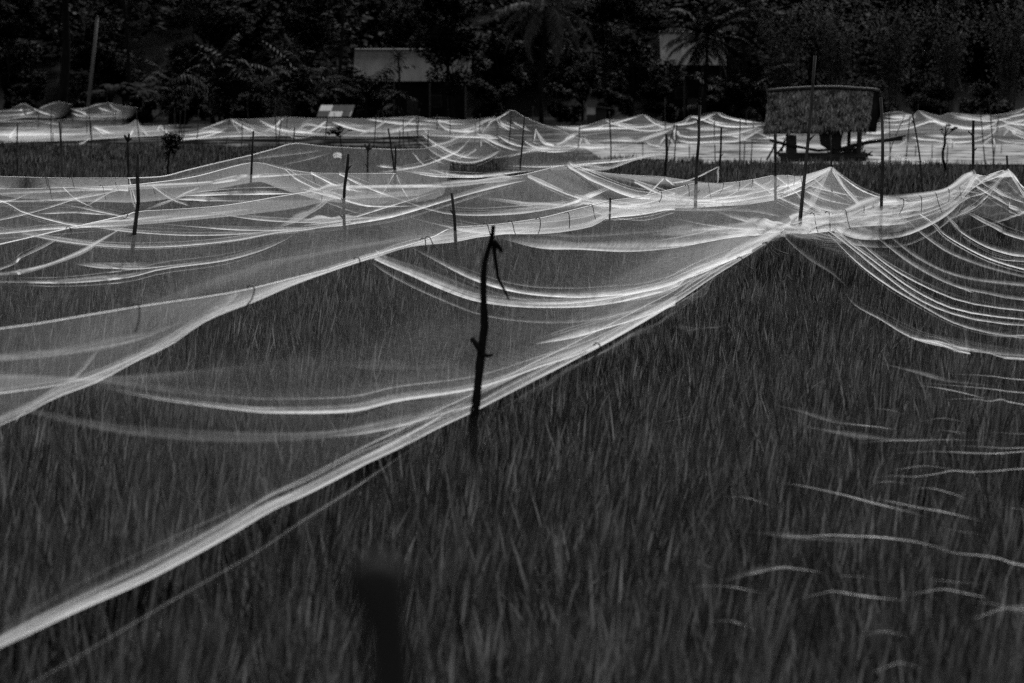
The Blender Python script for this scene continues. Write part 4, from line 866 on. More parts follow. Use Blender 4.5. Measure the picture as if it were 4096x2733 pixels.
# --- third to fourth rope
n3 = Net('rice_net', 'white net between the third and fourth rope in the left half', .016)
g3 = away(R4((-200, 600), (0, 570), (300, 535), (600, 515), (900, 505), (1300, 470), (1700, 430), (2000, 390), (2300, 320)) + R5((600, 260), (900, 225)), r_E3, .4)
S_g = resample(g3, NS); r3 = r_E3.copy(); S_m = S_g * .5 + r_E4 * .5; S_m[:, 2] -= .14
half = rows_from([(E3[:12], ('z', 1.3, 1.3))], NS)[0]
S3 = loft([half, S_g, S_m, r_E4], 7); wv = np.full(S3.shape[:2], .0065); wv[:8] *= 1.6; n3.surf(S3, wv); n3.ropes = [(r_E4, .004)]
for a, wd_, de, dd, tp, pr in [(R4((0, 350), (150, 310), (260, 265)), 10, .4, -.5, (1, 0), 2), (R4((0, 340), (110, 400), (300, 460), (550, 510), (880, 515)), 12, .4, -2, (1, 0), 2), (R4((0, 300), (400, 280), (800, 268), (1370, 232), (1700, 187), (2000, 168), (2350, 165)), 18, .35, -.3, (1, 0), -1),
    (R4((425, 252), (510, 330), (640, 395)), 8, .4, -.4, (1, 0), 2), (R4((865, 205), (875, 300), (895, 370), (915, 412)), 14, .35, 2, (1, 1), -1), (R4((870, 210), (905, 330), (920, 400)), 8, .4, 2, (1, 1), 2), (R4((1020, 240), (1150, 330), (1270, 375)), 9, .4, -.4, (1, 0), 2),
    (R4((1920, 132), (2000, 200), (2180, 285), (2350, 345)), 10, .55, -.3, (1, 1), 2), (R4((2090, 155), (2250, 235), (2350, 270)), 10, .4, -.3, (1, 1), 2), (R4((540, 400), (720, 300), (850, 205)), 10, .25, -.5, (0, 0), -1), (R4((960, 410), (1160, 340), (1350, 250)), 12, .22, -.8, (0, 0), -1),
    (R4((220, 430), (500, 420), (800, 440)), 14, .35, -2, (0, 0), 2), (R4((1190, 310), (1640, 295), (2000, 295), (2200, 310)), 14, .3, -2.2, (0, 0), 2), (R4((1180, 330), (1500, 340), (1900, 345)), 16, .25, -2.6, (0, 0), 2), (R4((0, 345), (400, 335), (700, 290), (950, 230)), 12, .3, -.8, (1, 0), 2), (R4((400, 360), (700, 420), (1000, 480)), 12, .3, -2.4, (0, 0), 2),
    (R4((700, 265), (500, 330), (250, 410), (0, 470)), 10, .25, -1, (0, 1), 2), (R4((0, 560), (300, 530), (600, 515), (900, 508)), 14, .45, -3, (1, 0), 2), (R5((70, 145), (230, 225), (420, 270)), 10, .45, -.3, (1, 0), 2), (R5((245, 150), (420, 235), (600, 300)), 12, .5, -.3, (1, 0), 2)]:
    n3.strand(a, wd_, de, d=by(r_E4, dd, a), taper=(0 if a[0][0] == 1200 else tp[0], tp[1]), prof=pr)
for qx in ((310, 195), (680, 250), (1010, 215), (1310, 180), (1925, 130), (2090, 150), (325, 265)): n3.tie(Wz(*R4(qx)[0], 1.34), .10, .03)
n3.build()

# --- faint net behind, on the fifth rope
E5 = R4((-200, 185), (0, 180), (400, 190), (860, 190)); E5b = RB((-800, 985), (-300, 960), (0, 885), (350, 800), (740, 710), (1000, 640), (1265, 572), (1660, 610), (2350, 640)) + RC((300, 642), (600, 630), (720, 585))
n4 = Net('rice_net', 'faint grey net slung from one stick over the dark rice at left', .0055)
lo = away(R4((-200, 262), (0, 262), (420, 255), (1000, 222), (1690, 85), (2090, 150)) + RC((0, 915), (300, 868), (560, 828), (760, 765), (900, 690)), r_E4, 1.0)
r5, = rows_from([(E5b, ('d', 24, 32, 40, 43, 44))], NS); lo_r = resample(lo, NS); lo_r[:, 1] = np.maximum(lo_r[:, 1], 0)
n4.surf(loft([lo_r, r5], 10, .03)); n4.ropes = [(r5, .006)]
for a, wd_, de, d_ in [(RB((620, 770), (900, 735), (1300, 690), (1640, 640)), 10, .12, 36), (RB((1080, 830), (1400, 760), (1700, 680)), 8, .12, 36), (RC((0, 915), (240, 885), (560, 828), (800, 740), (1000, 640), (1180, 440)), 12, .45, 40), (RC((0, 830), (200, 850), (350, 860)), 12, .3, 36), (RC((430, 660), (520, 770), (600, 840)), 10, .25, 40), (RC((620, 700), (700, 760), (850, 830)), 8, .2, 41),
                   (RC((570, 845), (760, 905), (1000, 945), (1300, 945), (1700, 900), (1950, 890)), 14, .45, 31), (RC((300, 885), (600, 938), (800, 958), (1100, 962), (1500, 950)), 12, .45, 30), (RC((400, 890), (700, 930), (950, 950)), 9, .35, 30.5)]:
    n4.strand(a, wd_, de, d=d_, taper=(0, 0))
n4.build()
n4b = Net('rice_net', 'narrow grey net along the left edge in front of the dark rice', .02)
a, b = rows_from([(R4((-200, 262), (0, 262), (420, 256), (860, 235)), ('d', 19.6, 23)), (E5, ('z', 1.3, 1.35))], 50); n4b.surf(loft([a, b], 6, .03)); n4b.ropes = [(b, .004)]
for qx in ((520, 980), (830, 990), (1330, 990)): n4b.tie(Wz(*RA(qx)[0], 1.33), .14, .06)
n4b.build()
# white scrap on the sparse shrub and loops on the broken stick
sb = Net('net_scrap', 'crumpled white net scrap hung on the sparse shrub', .3, None)
a, b, c = rows_from([(RB((1715, 680), (1765, 672), (1810, 690)), ('d', 44.6, 44.7)), (RB((1710, 710), (1760, 700), (1812, 725)), ('d', 44.4, 44.5)), (RB((1720, 745), (1770, 735), (1805, 745)), ('d', 44.6, 44.6))], 14); sb.surf(loft([a, b, c], 5, .05)); sb.build()
rg = Net('net_rag', 'pale net rag tied round a stick left of the hut', .35, None)
rg.surf(loft(rows_from([(RD((1830, 840), (1815, 900), (1820, 960), (1815, 1030)), ('d', 30.9, 30.9)), (RD((1842, 842), (1838, 900), (1840, 970), (1830, 1030)), ('d', 30.8, 30.8))], 20), 4, .02)); rg.strand(RD((1300, 1035), (1450, 1010), (1600, 960), (1720, 900), (1820, 850)), 5, .7, d=31); rg.build()

# --- far nets: (label, weave, rows [(pixel line, distance left, right)], strands [(line, width, density, share towards back)])
FNS = [
 ('far left net with two low peaks left of the shaggy palm', .022, [(RA((-60, 285), (60, 275), (300, 268), (690, 275)), 110, 110), (RA((-60, 215), (90, 182), (180, 135), (280, 100), (390, 155), (440, 172), (560, 115), (690, 80), (860, 120)), 122, 122)],
   [(RA((90, 185), (250, 178), (390, 172), (440, 168)), 8, .2), (RA((390, 160), (520, 215), (690, 250)), 9, .25), (RA((100, 240), (280, 225), (430, 190)), 9, .25), (RA((-40, 300), (300, 255), (690, 262)), 10, .25), (RA((180, 140), (280, 105), (390, 158)), 6, .15), (RA((440, 172), (560, 118), (690, 82)), 7, .2)]),
 ('far net with soft peaks between the shaggy palm and the black thicket', .022, [(RA((830, 285), (1000, 300), (1250, 285), (1500, 270)), 108, 108), (RA((830, 165), (1000, 155), (1150, 115), (1270, 92), (1420, 125), (1620, 155)), 122, 122)],
   [(RA((840, 170), (1000, 160), (1120, 118), (1270, 95)), 8, .25), (RA((840, 165), (950, 200), (1050, 245)), 9, .25), (RA((1150, 150), (1280, 190), (1440, 220)), 9, .25), (RA((1080, 245), (1250, 215), (1430, 210)), 9, .25), (RA((840, 215), (1000, 250), (1440, 250)), 9, .3), (RA((1280, 100), (1350, 160), (1440, 200)), 7, .2), (RA((980, 300), (1200, 260), (1430, 240)), 8, .2)]),
 ('broad bright net lying low across the far left field', .075, [(RA((-80, 565), (0, 560), (400, 545), (700, 535), (1000, 525), (1400, 490), (1800, 472), (2100, 450)), 80, 84), (RA((-80, 470), (400, 455), (900, 455), (1400, 440), (2100, 410)), 90, 92), (RA((-80, 385), (400, 385), (800, 402), (1100, 372), (1300, 365), (1500, 350), (1605, 290), (1660, 365), (1900, 360), (2100, 355)), 100, 100)],
   [(RA((1095, 345), (1150, 410), (1230, 460), (1300, 470)), 9, .5), (RA((1605, 290), (1565, 420), (1525, 480)), 8, .3), (RA((1605, 290), (1660, 400), (1740, 475)), 10, .55), (RA((1850, 430), (1880, 375), (1940, 430), (1990, 460)), 8, .5), (RA((60, 560), (110, 500), (190, 390)), 9, .4), (RA((1065, 500), (980, 560), (880, 595)), 9, .4),
    (RA((-60, 480), (400, 490), (800, 480), (1200, 470)), 26, .25), (RA((200, 440), (600, 430), (900, 400)), 16, .2), (RA((0, 530), (500, 510), (900, 500)), 22, .22), (RA((1100, 380), (1300, 450), (1500, 465)), 14, .2)]),
 ('dim low net over the field below the shaggy palm', .016, [(RA((-80, 395), (600, 380), (1300, 375), (1600, 360)), 100, 100), (RA((-80, 300), (400, 320), (800, 285), (1200, 290), (1500, 275)), 112, 112)], [(RA((0, 310), (400, 300), (700, 320), (1000, 300)), 10, .15), (RA((200, 350), (500, 330), (780, 350)), 10, .1)]),
 ('grey tent shaped net left of the patched shack', .03, [(RB((-250, 540), (0, 525), (300, 500), (640, 482), (900, 476), (1090, 470)), 82, 82), (RB((-250, 470), (100, 425), (300, 355), (500, 285), (640, 318), (780, 360), (1090, 440)), 93, 93)],
   [(RB((510, 290), (560, 370), (620, 460)), 7, .35), (RB((510, 288), (650, 370), (830, 445), (1000, 472)), 9, .45), (RB((-200, 535), (100, 505), (300, 460), (490, 380)), 10, .4), (RB((0, 525), (300, 500), (640, 482), (1000, 475)), 9, .35), (RB((100, 430), (300, 358), (500, 288)), 6, .25), (RB((-200, 460), (100, 460), (400, 400)), 9, .3), (RB((-250, 520), (0, 480), (250, 440), (450, 440)), 9, .25), (RB((300, 480), (600, 440), (800, 400)), 8, .2)]),
 ('long pale net in front of the patched shack', .035, [(RB((850, 470), (1200, 470), (1700, 470), (2350, 480)) + RC((500, 470), (900, 470), (1420, 460)), 82, 80), (RB((500, 287), (860, 280), (1130, 262), (1500, 278), (1760, 275), (2100, 280), (2350, 270)) + RC((250, 265), (480, 252), (700, 290), (900, 295), (1150, 290), (1420, 252)), 108, 108)],
   [(RB((850, 300), (980, 370), (1150, 420), (1350, 445), (1700, 465), (2000, 468)), 11, .5), (RB((1700, 320), (1850, 370), (2050, 420), (2350, 430)), 12, .5), (RB((1300, 410), (1420, 350), (1600, 380), (1740, 375)), 9, .4), (RB((1420, 440), (1540, 380), (1640, 305)), 8, .35), (RB((2100, 285), (2350, 320)) + RC((300, 337), (600, 346), (760, 352)), 9, .5), (RC((720, 290), (780, 360), (870, 410), (1000, 415), (1150, 380), (1300, 310), (1420, 265)), 9, .5), (RC((570, 390), (600, 440), (640, 470)), 9, .45), (RC((0, 430), (300, 420), (600, 400), (800, 430)), 12, .3),
    (RB((1150, 440), (1300, 430), (1500, 450)), 12, .4), (RC((900, 420), (1100, 440), (1300, 400)), 14, .3), (RB((860, 440), (1000, 390), (1130, 270)), 7, .3), (RB((2000, 470), (2200, 400), (2350, 300)), 7, .25), (RC((100, 470), (300, 400), (480, 260)), 7, .25), (RC((560, 300), (760, 310), (1000, 300)), 9, .25), (RC((730, 295), (900, 340), (1150, 345)), 8, .25)]),
 ('wide tent net hung from the highest far peak', .030, [(RC((470, 490), (620, 620), (760, 720), (920, 775), (1100, 795), (1250, 770), (1330, 745), (1550, 735), (1850, 660), (2100, 672), (2350, 657)) + RD((300, 660), (650, 625), (850, 570)), 46, 49), (RC((520, 450), (800, 470), (1200, 430), (1420, 280), (1500, 240), (1600, 178), (1760, 260), (1960, 345), (2130, 400), (2350, 490)) + RD((250, 520), (560, 600), (700, 610), (860, 560)), 60, 52)],
   [(RC((1300, 340), (1480, 255), (1605, 178)), 6, .3), (RC((480, 500), (640, 640), (760, 720), (900, 770), (1100, 795), (1250, 768), (1400, 700), (1460, 660)), 9, .45), (RC((540, 460), (730, 590), (880, 670), (1050, 730), (1280, 742), (1550, 735)), 9, .45), (RC((660, 610), (850, 560), (1000, 490), (1200, 400), (1420, 280)), 8, .4), (RC((1200, 455), (1400, 560), (1560, 625), (1700, 655), (1850, 655)), 11, .5), (RC((1440, 480), (1600, 570), (1800, 615), (2000, 612)), 10, .45), (RC((640, 460), (900, 490), (1250, 500), (1460, 515)), 10, .45), (RC((1610, 310), (1750, 390), (1830, 430)), 8, .3), (RC((1460, 270), (1500, 340), (1700, 410)), 9, .35),
    (RC((1890, 400), (1880, 470), (1865, 560)), 10, .6), (RC((1890, 400), (1930, 500), (1990, 570), (2060, 605), (2150, 608), (2280, 530), (2350, 490)), 16, .6), (RC((920, 775), (1100, 700), (1200, 640)), 8, .35), (RC((600, 840), (800, 745), (930, 680)), 8, .35), (RC((1550, 735), (1850, 658), (2100, 668), (2350, 655)), 9, .5), (RC((1700, 650), (1950, 640), (2150, 640), (2350, 630)), 18, .4), (RC((1750, 540), (1850, 600), (2000, 640)), 9, .35), (RC((1240, 480), (1250, 560), (1245, 610)), 6, .35), (RC((1400, 270), (1300, 400), (1250, 450)), 8, .35), (RC((1430, 280), (1470, 350), (1600, 420)), 8, .35)]),
 ('net swagged from the long bright rope that dips left of the hut', .020, [(RC((1550, 835), (1900, 885), (2200, 880)) + RD((100, 875), (430, 898), (560, 875), (880, 755), (1190, 678)), 36, 42), (RC((1400, 745), (1700, 690), (2100, 660)) + RD((0, 640), (300, 640), (850, 650), (1200, 668)), 46, 47)],
   [(RC((1550, 830), (1900, 845), (2200, 832)) + RD((400, 800), (700, 772), (1150, 690)), 9, .45), (RD((300, 880), (560, 860), (880, 755), (1190, 678)), 8, .45), (RD((1250, 675), (1320, 740), (1390, 795)), 6, .4), (RD((0, 850), (250, 830), (500, 830)), 12, .25), (RD((60, 880), (300, 885), (560, 868)), 16, .35)]),
 ('white tent net with one peak, left half of the pair left of the hut', .035, [(RC((2100, 640), (2350, 640)) + RD((300, 640), (600, 620), (900, 560), (1200, 590), (1330, 610)), 60, 62), (RC((2100, 370), (2350, 370)) + RD((200, 365), (330, 345), (500, 290), (600, 292), (750, 290), (940, 233), (1100, 300), (1300, 345), (1360, 335)), 80, 78)],
   [(RD((600, 320), (760, 385), (950, 420), (1150, 410), (1320, 350)), 9, .5), (RD((250, 430), (450, 370), (650, 320), (940, 240)), 8, .4), (RD((960, 240), (1080, 330), (1200, 380), (1320, 370)), 8, .45), (RD((-200, 385), (0, 400), (200, 410), (330, 400), (600, 390), (900, 400)), 12, .35), (RD((1310, 380), (1200, 445), (1050, 500), (850, 560), (760, 605)), 8, .5), (RD((230, 500), (210, 560), (185, 605)), 7, .5), (RD((250, 500), (290, 560), (330, 610)), 7, .5), (RD((0, 560), (100, 490), (240, 430)), 8, .4), (RD((950, 540), (1060, 590), (1200, 620)), 7, .35), (RD((1210, 500), (1150, 570), (1090, 610)), 7, .45), (RD((1240, 500), (1300, 570), (1350, 620)), 7, .4), (RD((300, 560), (600, 540), (900, 545)), 14, .2), (RD((0, 600), (300, 620), (650, 610)), 16, .3), (RC((2130, 375), (2350, 390)) + RD((200, 380), (330, 350)), 9, .4), (RD((500, 295), (620, 350), (800, 380), (1000, 370), (1200, 330)), 8, .3)]),
 ('white tent net with two peaks, touching the left of the hut', .035, [(RD((1250, 620), (1500, 600), (1850, 580), (2150, 540), (2350, 500)), 62, 64), (RD((1300, 480), (1600, 500), (2100, 450), (2350, 400)), 70, 70), (RD((1250, 350), (1400, 315), (1500, 248), (1650, 255), (1820, 208), (2000, 270), (2250, 320), (2400, 335)), 77, 77)],
   [(RD((1320, 360), (1500, 335), (1650, 285), (1810, 215)), 10, .55), (RD((1500, 255), (1600, 275), (1750, 330), (1950, 370), (2200, 372), (2400, 350)), 10, .6), (RD((1820, 212), (1900, 260), (2100, 305), (2350, 330)), 9, .45), (RD((1340, 455), (1460, 495), (1650, 490), (1850, 470), (2080, 445), (2300, 380)), 10, .45), (RD((1350, 530), (1500, 560), (1850, 550), (2100, 530), (2350, 400)), 10, .5), (RD((1300, 350), (1420, 340), (1500, 260)), 8, .4), (RD((1280, 400), (1340, 450), (1400, 500)), 10, .4), (RD((1330, 380), (1310, 480), (1340, 560)), 10, .35), (RD((1700, 270), (1800, 320), (2000, 350)), 8, .35), (RD((1250, 620), (1500, 630), (1850, 620), (2150, 590), (2400, 530)), 12, .45), (RD((1900, 470), (2050, 490), (2150, 530), (2300, 540)), 12, .3), (RD((1450, 400), (1700, 420), (2000, 410)), 20, .15), (RD((2200, 280), (2280, 220), (2400, 225)), 7, .3)]),
 ('pale net seen behind and beneath the hut floor', .07, [(RD((2300, 660), (2500, 660), (2900, 650)) + RE((700, 600), (830, 600)), 62, 62), (RD((2250, 380), (2450, 420), (2900, 420)) + RE((650, 330), (830, 330)), 72, 72)],
   [(RD((2250, 430), (2500, 520), (2800, 560)) , 10, .4), (RD((2300, 600), (2600, 590), (2900, 560)), 12, .4), (RD((2250, 520), (2500, 500), (2800, 470)), 10, .35), (RD((2200, 640), (2500, 640), (2800, 620)), 14, .4), (RE((250, 520), (500, 540), (700, 520)), 12, .4), (RE((200, 560), (400, 530), (700, 500)), 10, .4), (RE((450, 440), (600, 460), (800, 430)), 14, .4)]),
 ('long white net with low peaks across the far right field', .045, [(RE((600, 590), (830, 600), (1150, 600), (1400, 590), (1850, 612), (2130, 622), (2500, 610)), 62, 62), (RE((600, 430), (900, 420), (1300, 420), (1800, 450), (2500, 400)), 70, 70), (RE((600, 240), (860, 195), (1030, 240), (1110, 188), (1250, 225), (1370, 245), (1480, 212), (1700, 235), (1900, 242), (2100, 225), (2350, 155), (2500, 110)), 78, 78)],
   [(RE((640, 300), (850, 300), (1010, 262)), 9, .4), (RE((640, 345), (850, 350), (980, 330), (1080, 240)), 10, .45), (RE((1110, 192), (1200, 260), (1300, 300), (1450, 360), (1650, 398), (1850, 390), (2000, 340), (2060, 280)), 10, .55), (RE((1180, 285), (1400, 335), (1650, 385), (1850, 402), (2100, 370), (2350, 300)), 9, .45), (RE((1480, 215), (1600, 262), (1800, 300), (1950, 310), (2200, 270), (2350, 230)), 9, .5), (RE((640, 410), (850, 412), (1000, 390), (1200, 325), (1280, 308), (1450, 375), (1650, 410)), 9, .45), (RE((1500, 560), (1750, 550), (1950, 480), (2065, 360)), 8, .4), (RE((2060, 285), (2160, 330), (2350, 350), (2500, 345)), 11, .6), (RE((2065, 350), (2200, 410), (2350, 470), (2500, 500)), 12, .55),
    (RE((2170, 412), (2140, 450), (2095, 495)), 7, .45), (RE((2170, 410), (2250, 450), (2350, 510)), 8, .4), (RE((1975, 500), (1920, 550), (1860, 600)), 7, .4), (RE((1985, 520), (2005, 570), (2040, 632)), 7, .55), (RE((1465, 530), (1400, 580), (1300, 620), (1180, 655)), 9, .5), (RE((1470, 530), (1510, 570), (1570, 612)), 7, .5), (RE((970, 520), (940, 560), (890, 592), (830, 602)), 7, .45), (RE((1070, 570), (1120, 600), (1190, 612)), 6, .4), (RE((1200, 520), (1500, 560), (1800, 545)), 10, .4), (RE((1500, 270), (1750, 300), (2000, 280)), 24, .18), (RE((700, 260), (900, 280), (1020, 250)), 16, .2), (RE((1150, 470), (1500, 510), (1900, 480)), 18, .2), (RE((1000, 500), (1200, 530), (1400, 540)), 12, .3), (RE((2100, 240), (2300, 200), (2500, 130)), 12, .4), (RE((2020, 520), (2200, 560), (2400, 570)), 9, .35)]),
 ('small tent net hung over the dark rice edge right of the hut', .014, [(RE((540, 850), (800, 860), (1100, 905), (1420, 895)), 47, 47), (RE((560, 840), (790, 695), (1000, 748), (1180, 788), (1300, 812), (1415, 896)), 51, 51)],
   [(RE((560, 840), (670, 770), (790, 697)), 7, .35), (RE((800, 697), (860, 760), (950, 820), (1095, 908)), 9, .55), (RE((820, 698), (1000, 750), (1180, 790), (1290, 812), (1412, 897)), 7, .4), (RE((830, 705), (950, 760), (1080, 790)), 7, .3), (RE((700, 700), (800, 690), (1000, 715), (1300, 700)), 14, .4)]),
]
for label, wv_, rows, strands in FNS:
    f = Net('rice_net', label, wv_ * .16)
    rr = rows_from([(p, ('d', a, b)) for p, a, b in rows], 70)
    for r_ in rr: r_[:, 2] = np.maximum(r_[:, 2], .06)
    S_ = loft(rr, 6, .012); uu = np.linspace(0, 1, 70); f.surf(S_, np.full(S_.shape[:2], f.weave) * np.clip(np.minimum(uu, 1 - uu) / .12, .05, 1)[None, :]); f.ropes = [(rr[-1], .004)]
    if 'far left' in label or 'soft peaks' in label or 'dim low' in label: strands = [(p_, w_, e_ * (.8 if 'broad' in label else .4)) for p_, w_, e_ in strands]
    for pts, wd_, de in strands: f.strand(pts, wd_ * 1.0, de * 1.15, prof=1.3 if wd_ < 14 else -1, taper=(0, 0) if len(pts) > 2 else (1, 1), n=30)
    f.build()

# --- near right net, lying on the rice, hung from the right hand rope
n0 = Net('rice_net', 'large near net sagging from the right hand rope and lying wrinkled on the rice', .006)
L0 = B1((-60, 1690), (130, 1568), (350, 1440), (700, 1230), (1050, 1030), (1250, 895), (1432, 780)) + B2((200, 714), (300, 645), (400, 582), (520, 525), (612, 478), (800, 380), (1000, 270), (1110, 205), (1280, 105), (1432, 18)) + R6((400, 798), (560, 700), (720, 598), (825, 520))
n_u, n_v = 110, 90
left, = rows_from([(L0, ('z', .84, .84, .84, .85, .88, .99, 1.1, 1.295))], n_v)
back = resample([tuple(left[-1])] + [tuple(p) for p in r_B0[2:]] + [(7.2, 25.5, 1.3)], n_u)
right = resample([(2.4, 4.0, .78), (4.5, 12, .78), (7.2, 25.5, 1.3)], n_v)
front = resample([tuple(left[0]), (2.4, 4.0, .78)], n_u)
S0 = np.zeros((n_v, n_u, 3))
for i in range(n_v):
    v = i / (n_v - 1)
    for j in range(n_u):
        u = j / (n_u - 1)
        S0[i, j] = (1 - u) * left[i] + u * right[i] + (1 - v) * front[j] + v * back[j] - ((1 - u) * (1 - v) * left[0] + u * (1 - v) * right[0] + (1 - u) * v * left[-1] + u * v * right[-1])
lw_ = left[:, :2]; bk = back[:, :2]
XY = S0[:, :, :2].reshape(-1, 2)
dl = np.sqrt(((XY[:, None] - lw_[None]) ** 2).sum(2)); il = dl.argmin(1); dl = dl.min(1)
db = np.sqrt(((XY[:, None] - bk[None]) ** 2).sum(2)); ib = db.argmin(1); db = db.min(1)
zz = .775 + (left[il, 2] - .775) * np.exp(-(dl / .22)) * 1.0
zb = .775 + (back[ib, 2] - .775) * np.exp(-(db / 1.1))
z = np.maximum(zz, zb) + .008 * np.sin(XY[:, 0] * 5 + XY[:, 1] * 2.1) * np.sin(XY[:, 1] * 3.3)
S0[:, :, 2] = z.reshape(n_v, n_u); S0[:, 0, 2] = left[:, 2]; S0[-1, :, 2] = back[:, 2]
wv = np.full((n_v, n_u), .0014); wv[-25:] = .005
n0.surf(S0, wv); n0.ropes = [(back, .004)]; n0.strand(L0[:11], 14, .06, taper=(1, 0))
# hanging hem of the right hand rope
hm = R6((835, 516), (1000, 512), (1200, 500), (1340, 520), (1450, 530), (1600, 505), (1750, 445), (1870, 370), (1950, 300), (2030, 180))
hr = r_B0[2:68]; hb = resample([tuple(W(x, y, q_)) for (x, y), q_ in zip(hm, by(r_B0, -.12, hm))], 66)
hs_ = loft([resample(hr, 66), hb], 8); hw = np.full(hs_.shape[:2], .05); hw *= np.linspace(1.5, .35, 9)[:, None] * (1.2 - .7 * np.linspace(0, 1, 66))[None, :]; n0.surf(hs_, hw)
hem = by
q = R6((840, 515), (1000, 510), (1200, 490), (1340, 465), (1600, 455)); n0.strand(q, 34, .55, d=by(r_B0, -.05, q), prof=.8)
for a, wd_, de, dd, tp, pr in [
    (R6((870, 470), (950, 425), (1200, 410), (1340, 365), (1450, 338), (1580, 334), (1800, 292), (1910, 250), (2020, 170)), 34, .40, 0, (1, 1), -1), (R6((830, 512), (950, 470), (1150, 455), (1330, 420), (1560, 395), (1760, 350), (1900, 290), (2020, 190)), 30, .5, -.05, (1, 1), -1),
    (R6((1000, 500), (1200, 478), (1400, 450), (1600, 420), (1780, 375), (1900, 310), (2010, 200)), 20, .55, -.05, (0, 1), 2), (R6((1160, 495), (1300, 540), (1450, 552), (1600, 530), (1750, 465), (1870, 390), (1950, 320), (2030, 180)), 40, .22, -.25, (1, 1), .8), (R6((1340, 465), (1500, 470), (1650, 440), (1800, 390), (1930, 320), (2010, 210)), 16, .45, -.1, (0, 1), 2),
    (R6((2245, 132), (2180, 220), (2110, 300), (2040, 360), (1900, 430)), 14, .6, 0, (1, 0), 2), (R6((2250, 132), (2300, 210), (2350, 290), (2480, 420)), 14, .6, 0, (1, 1), 2), (R6((2050, 230), (2150, 290), (2250, 345), (2350, 390)), 12, .55, -.2, (1, 1), 2), (R6((2245, 140), (2150, 180), (2040, 230)), 12, .45, 0, (1, 0), 2), (R6((2040, 170), (2140, 240), (2350, 330)), 10, .35, 0, (1, 1), 2),
    (R6((2240, 140), (2120, 260), (2000, 300), (1860, 400)), 10, .35, -.1, (1, 0), 2), (R6((1330, 365), (1500, 430), (1650, 410)), 10, .3, 0, (0, 0), 2), (R6((1450, 330), (1640, 380), (1800, 350)), 10, .3, 0, (0, 0), 2)]:
    n0.strand(a, wd_, de, d=by(r_B0, dd, a), taper=tp, prof=pr)
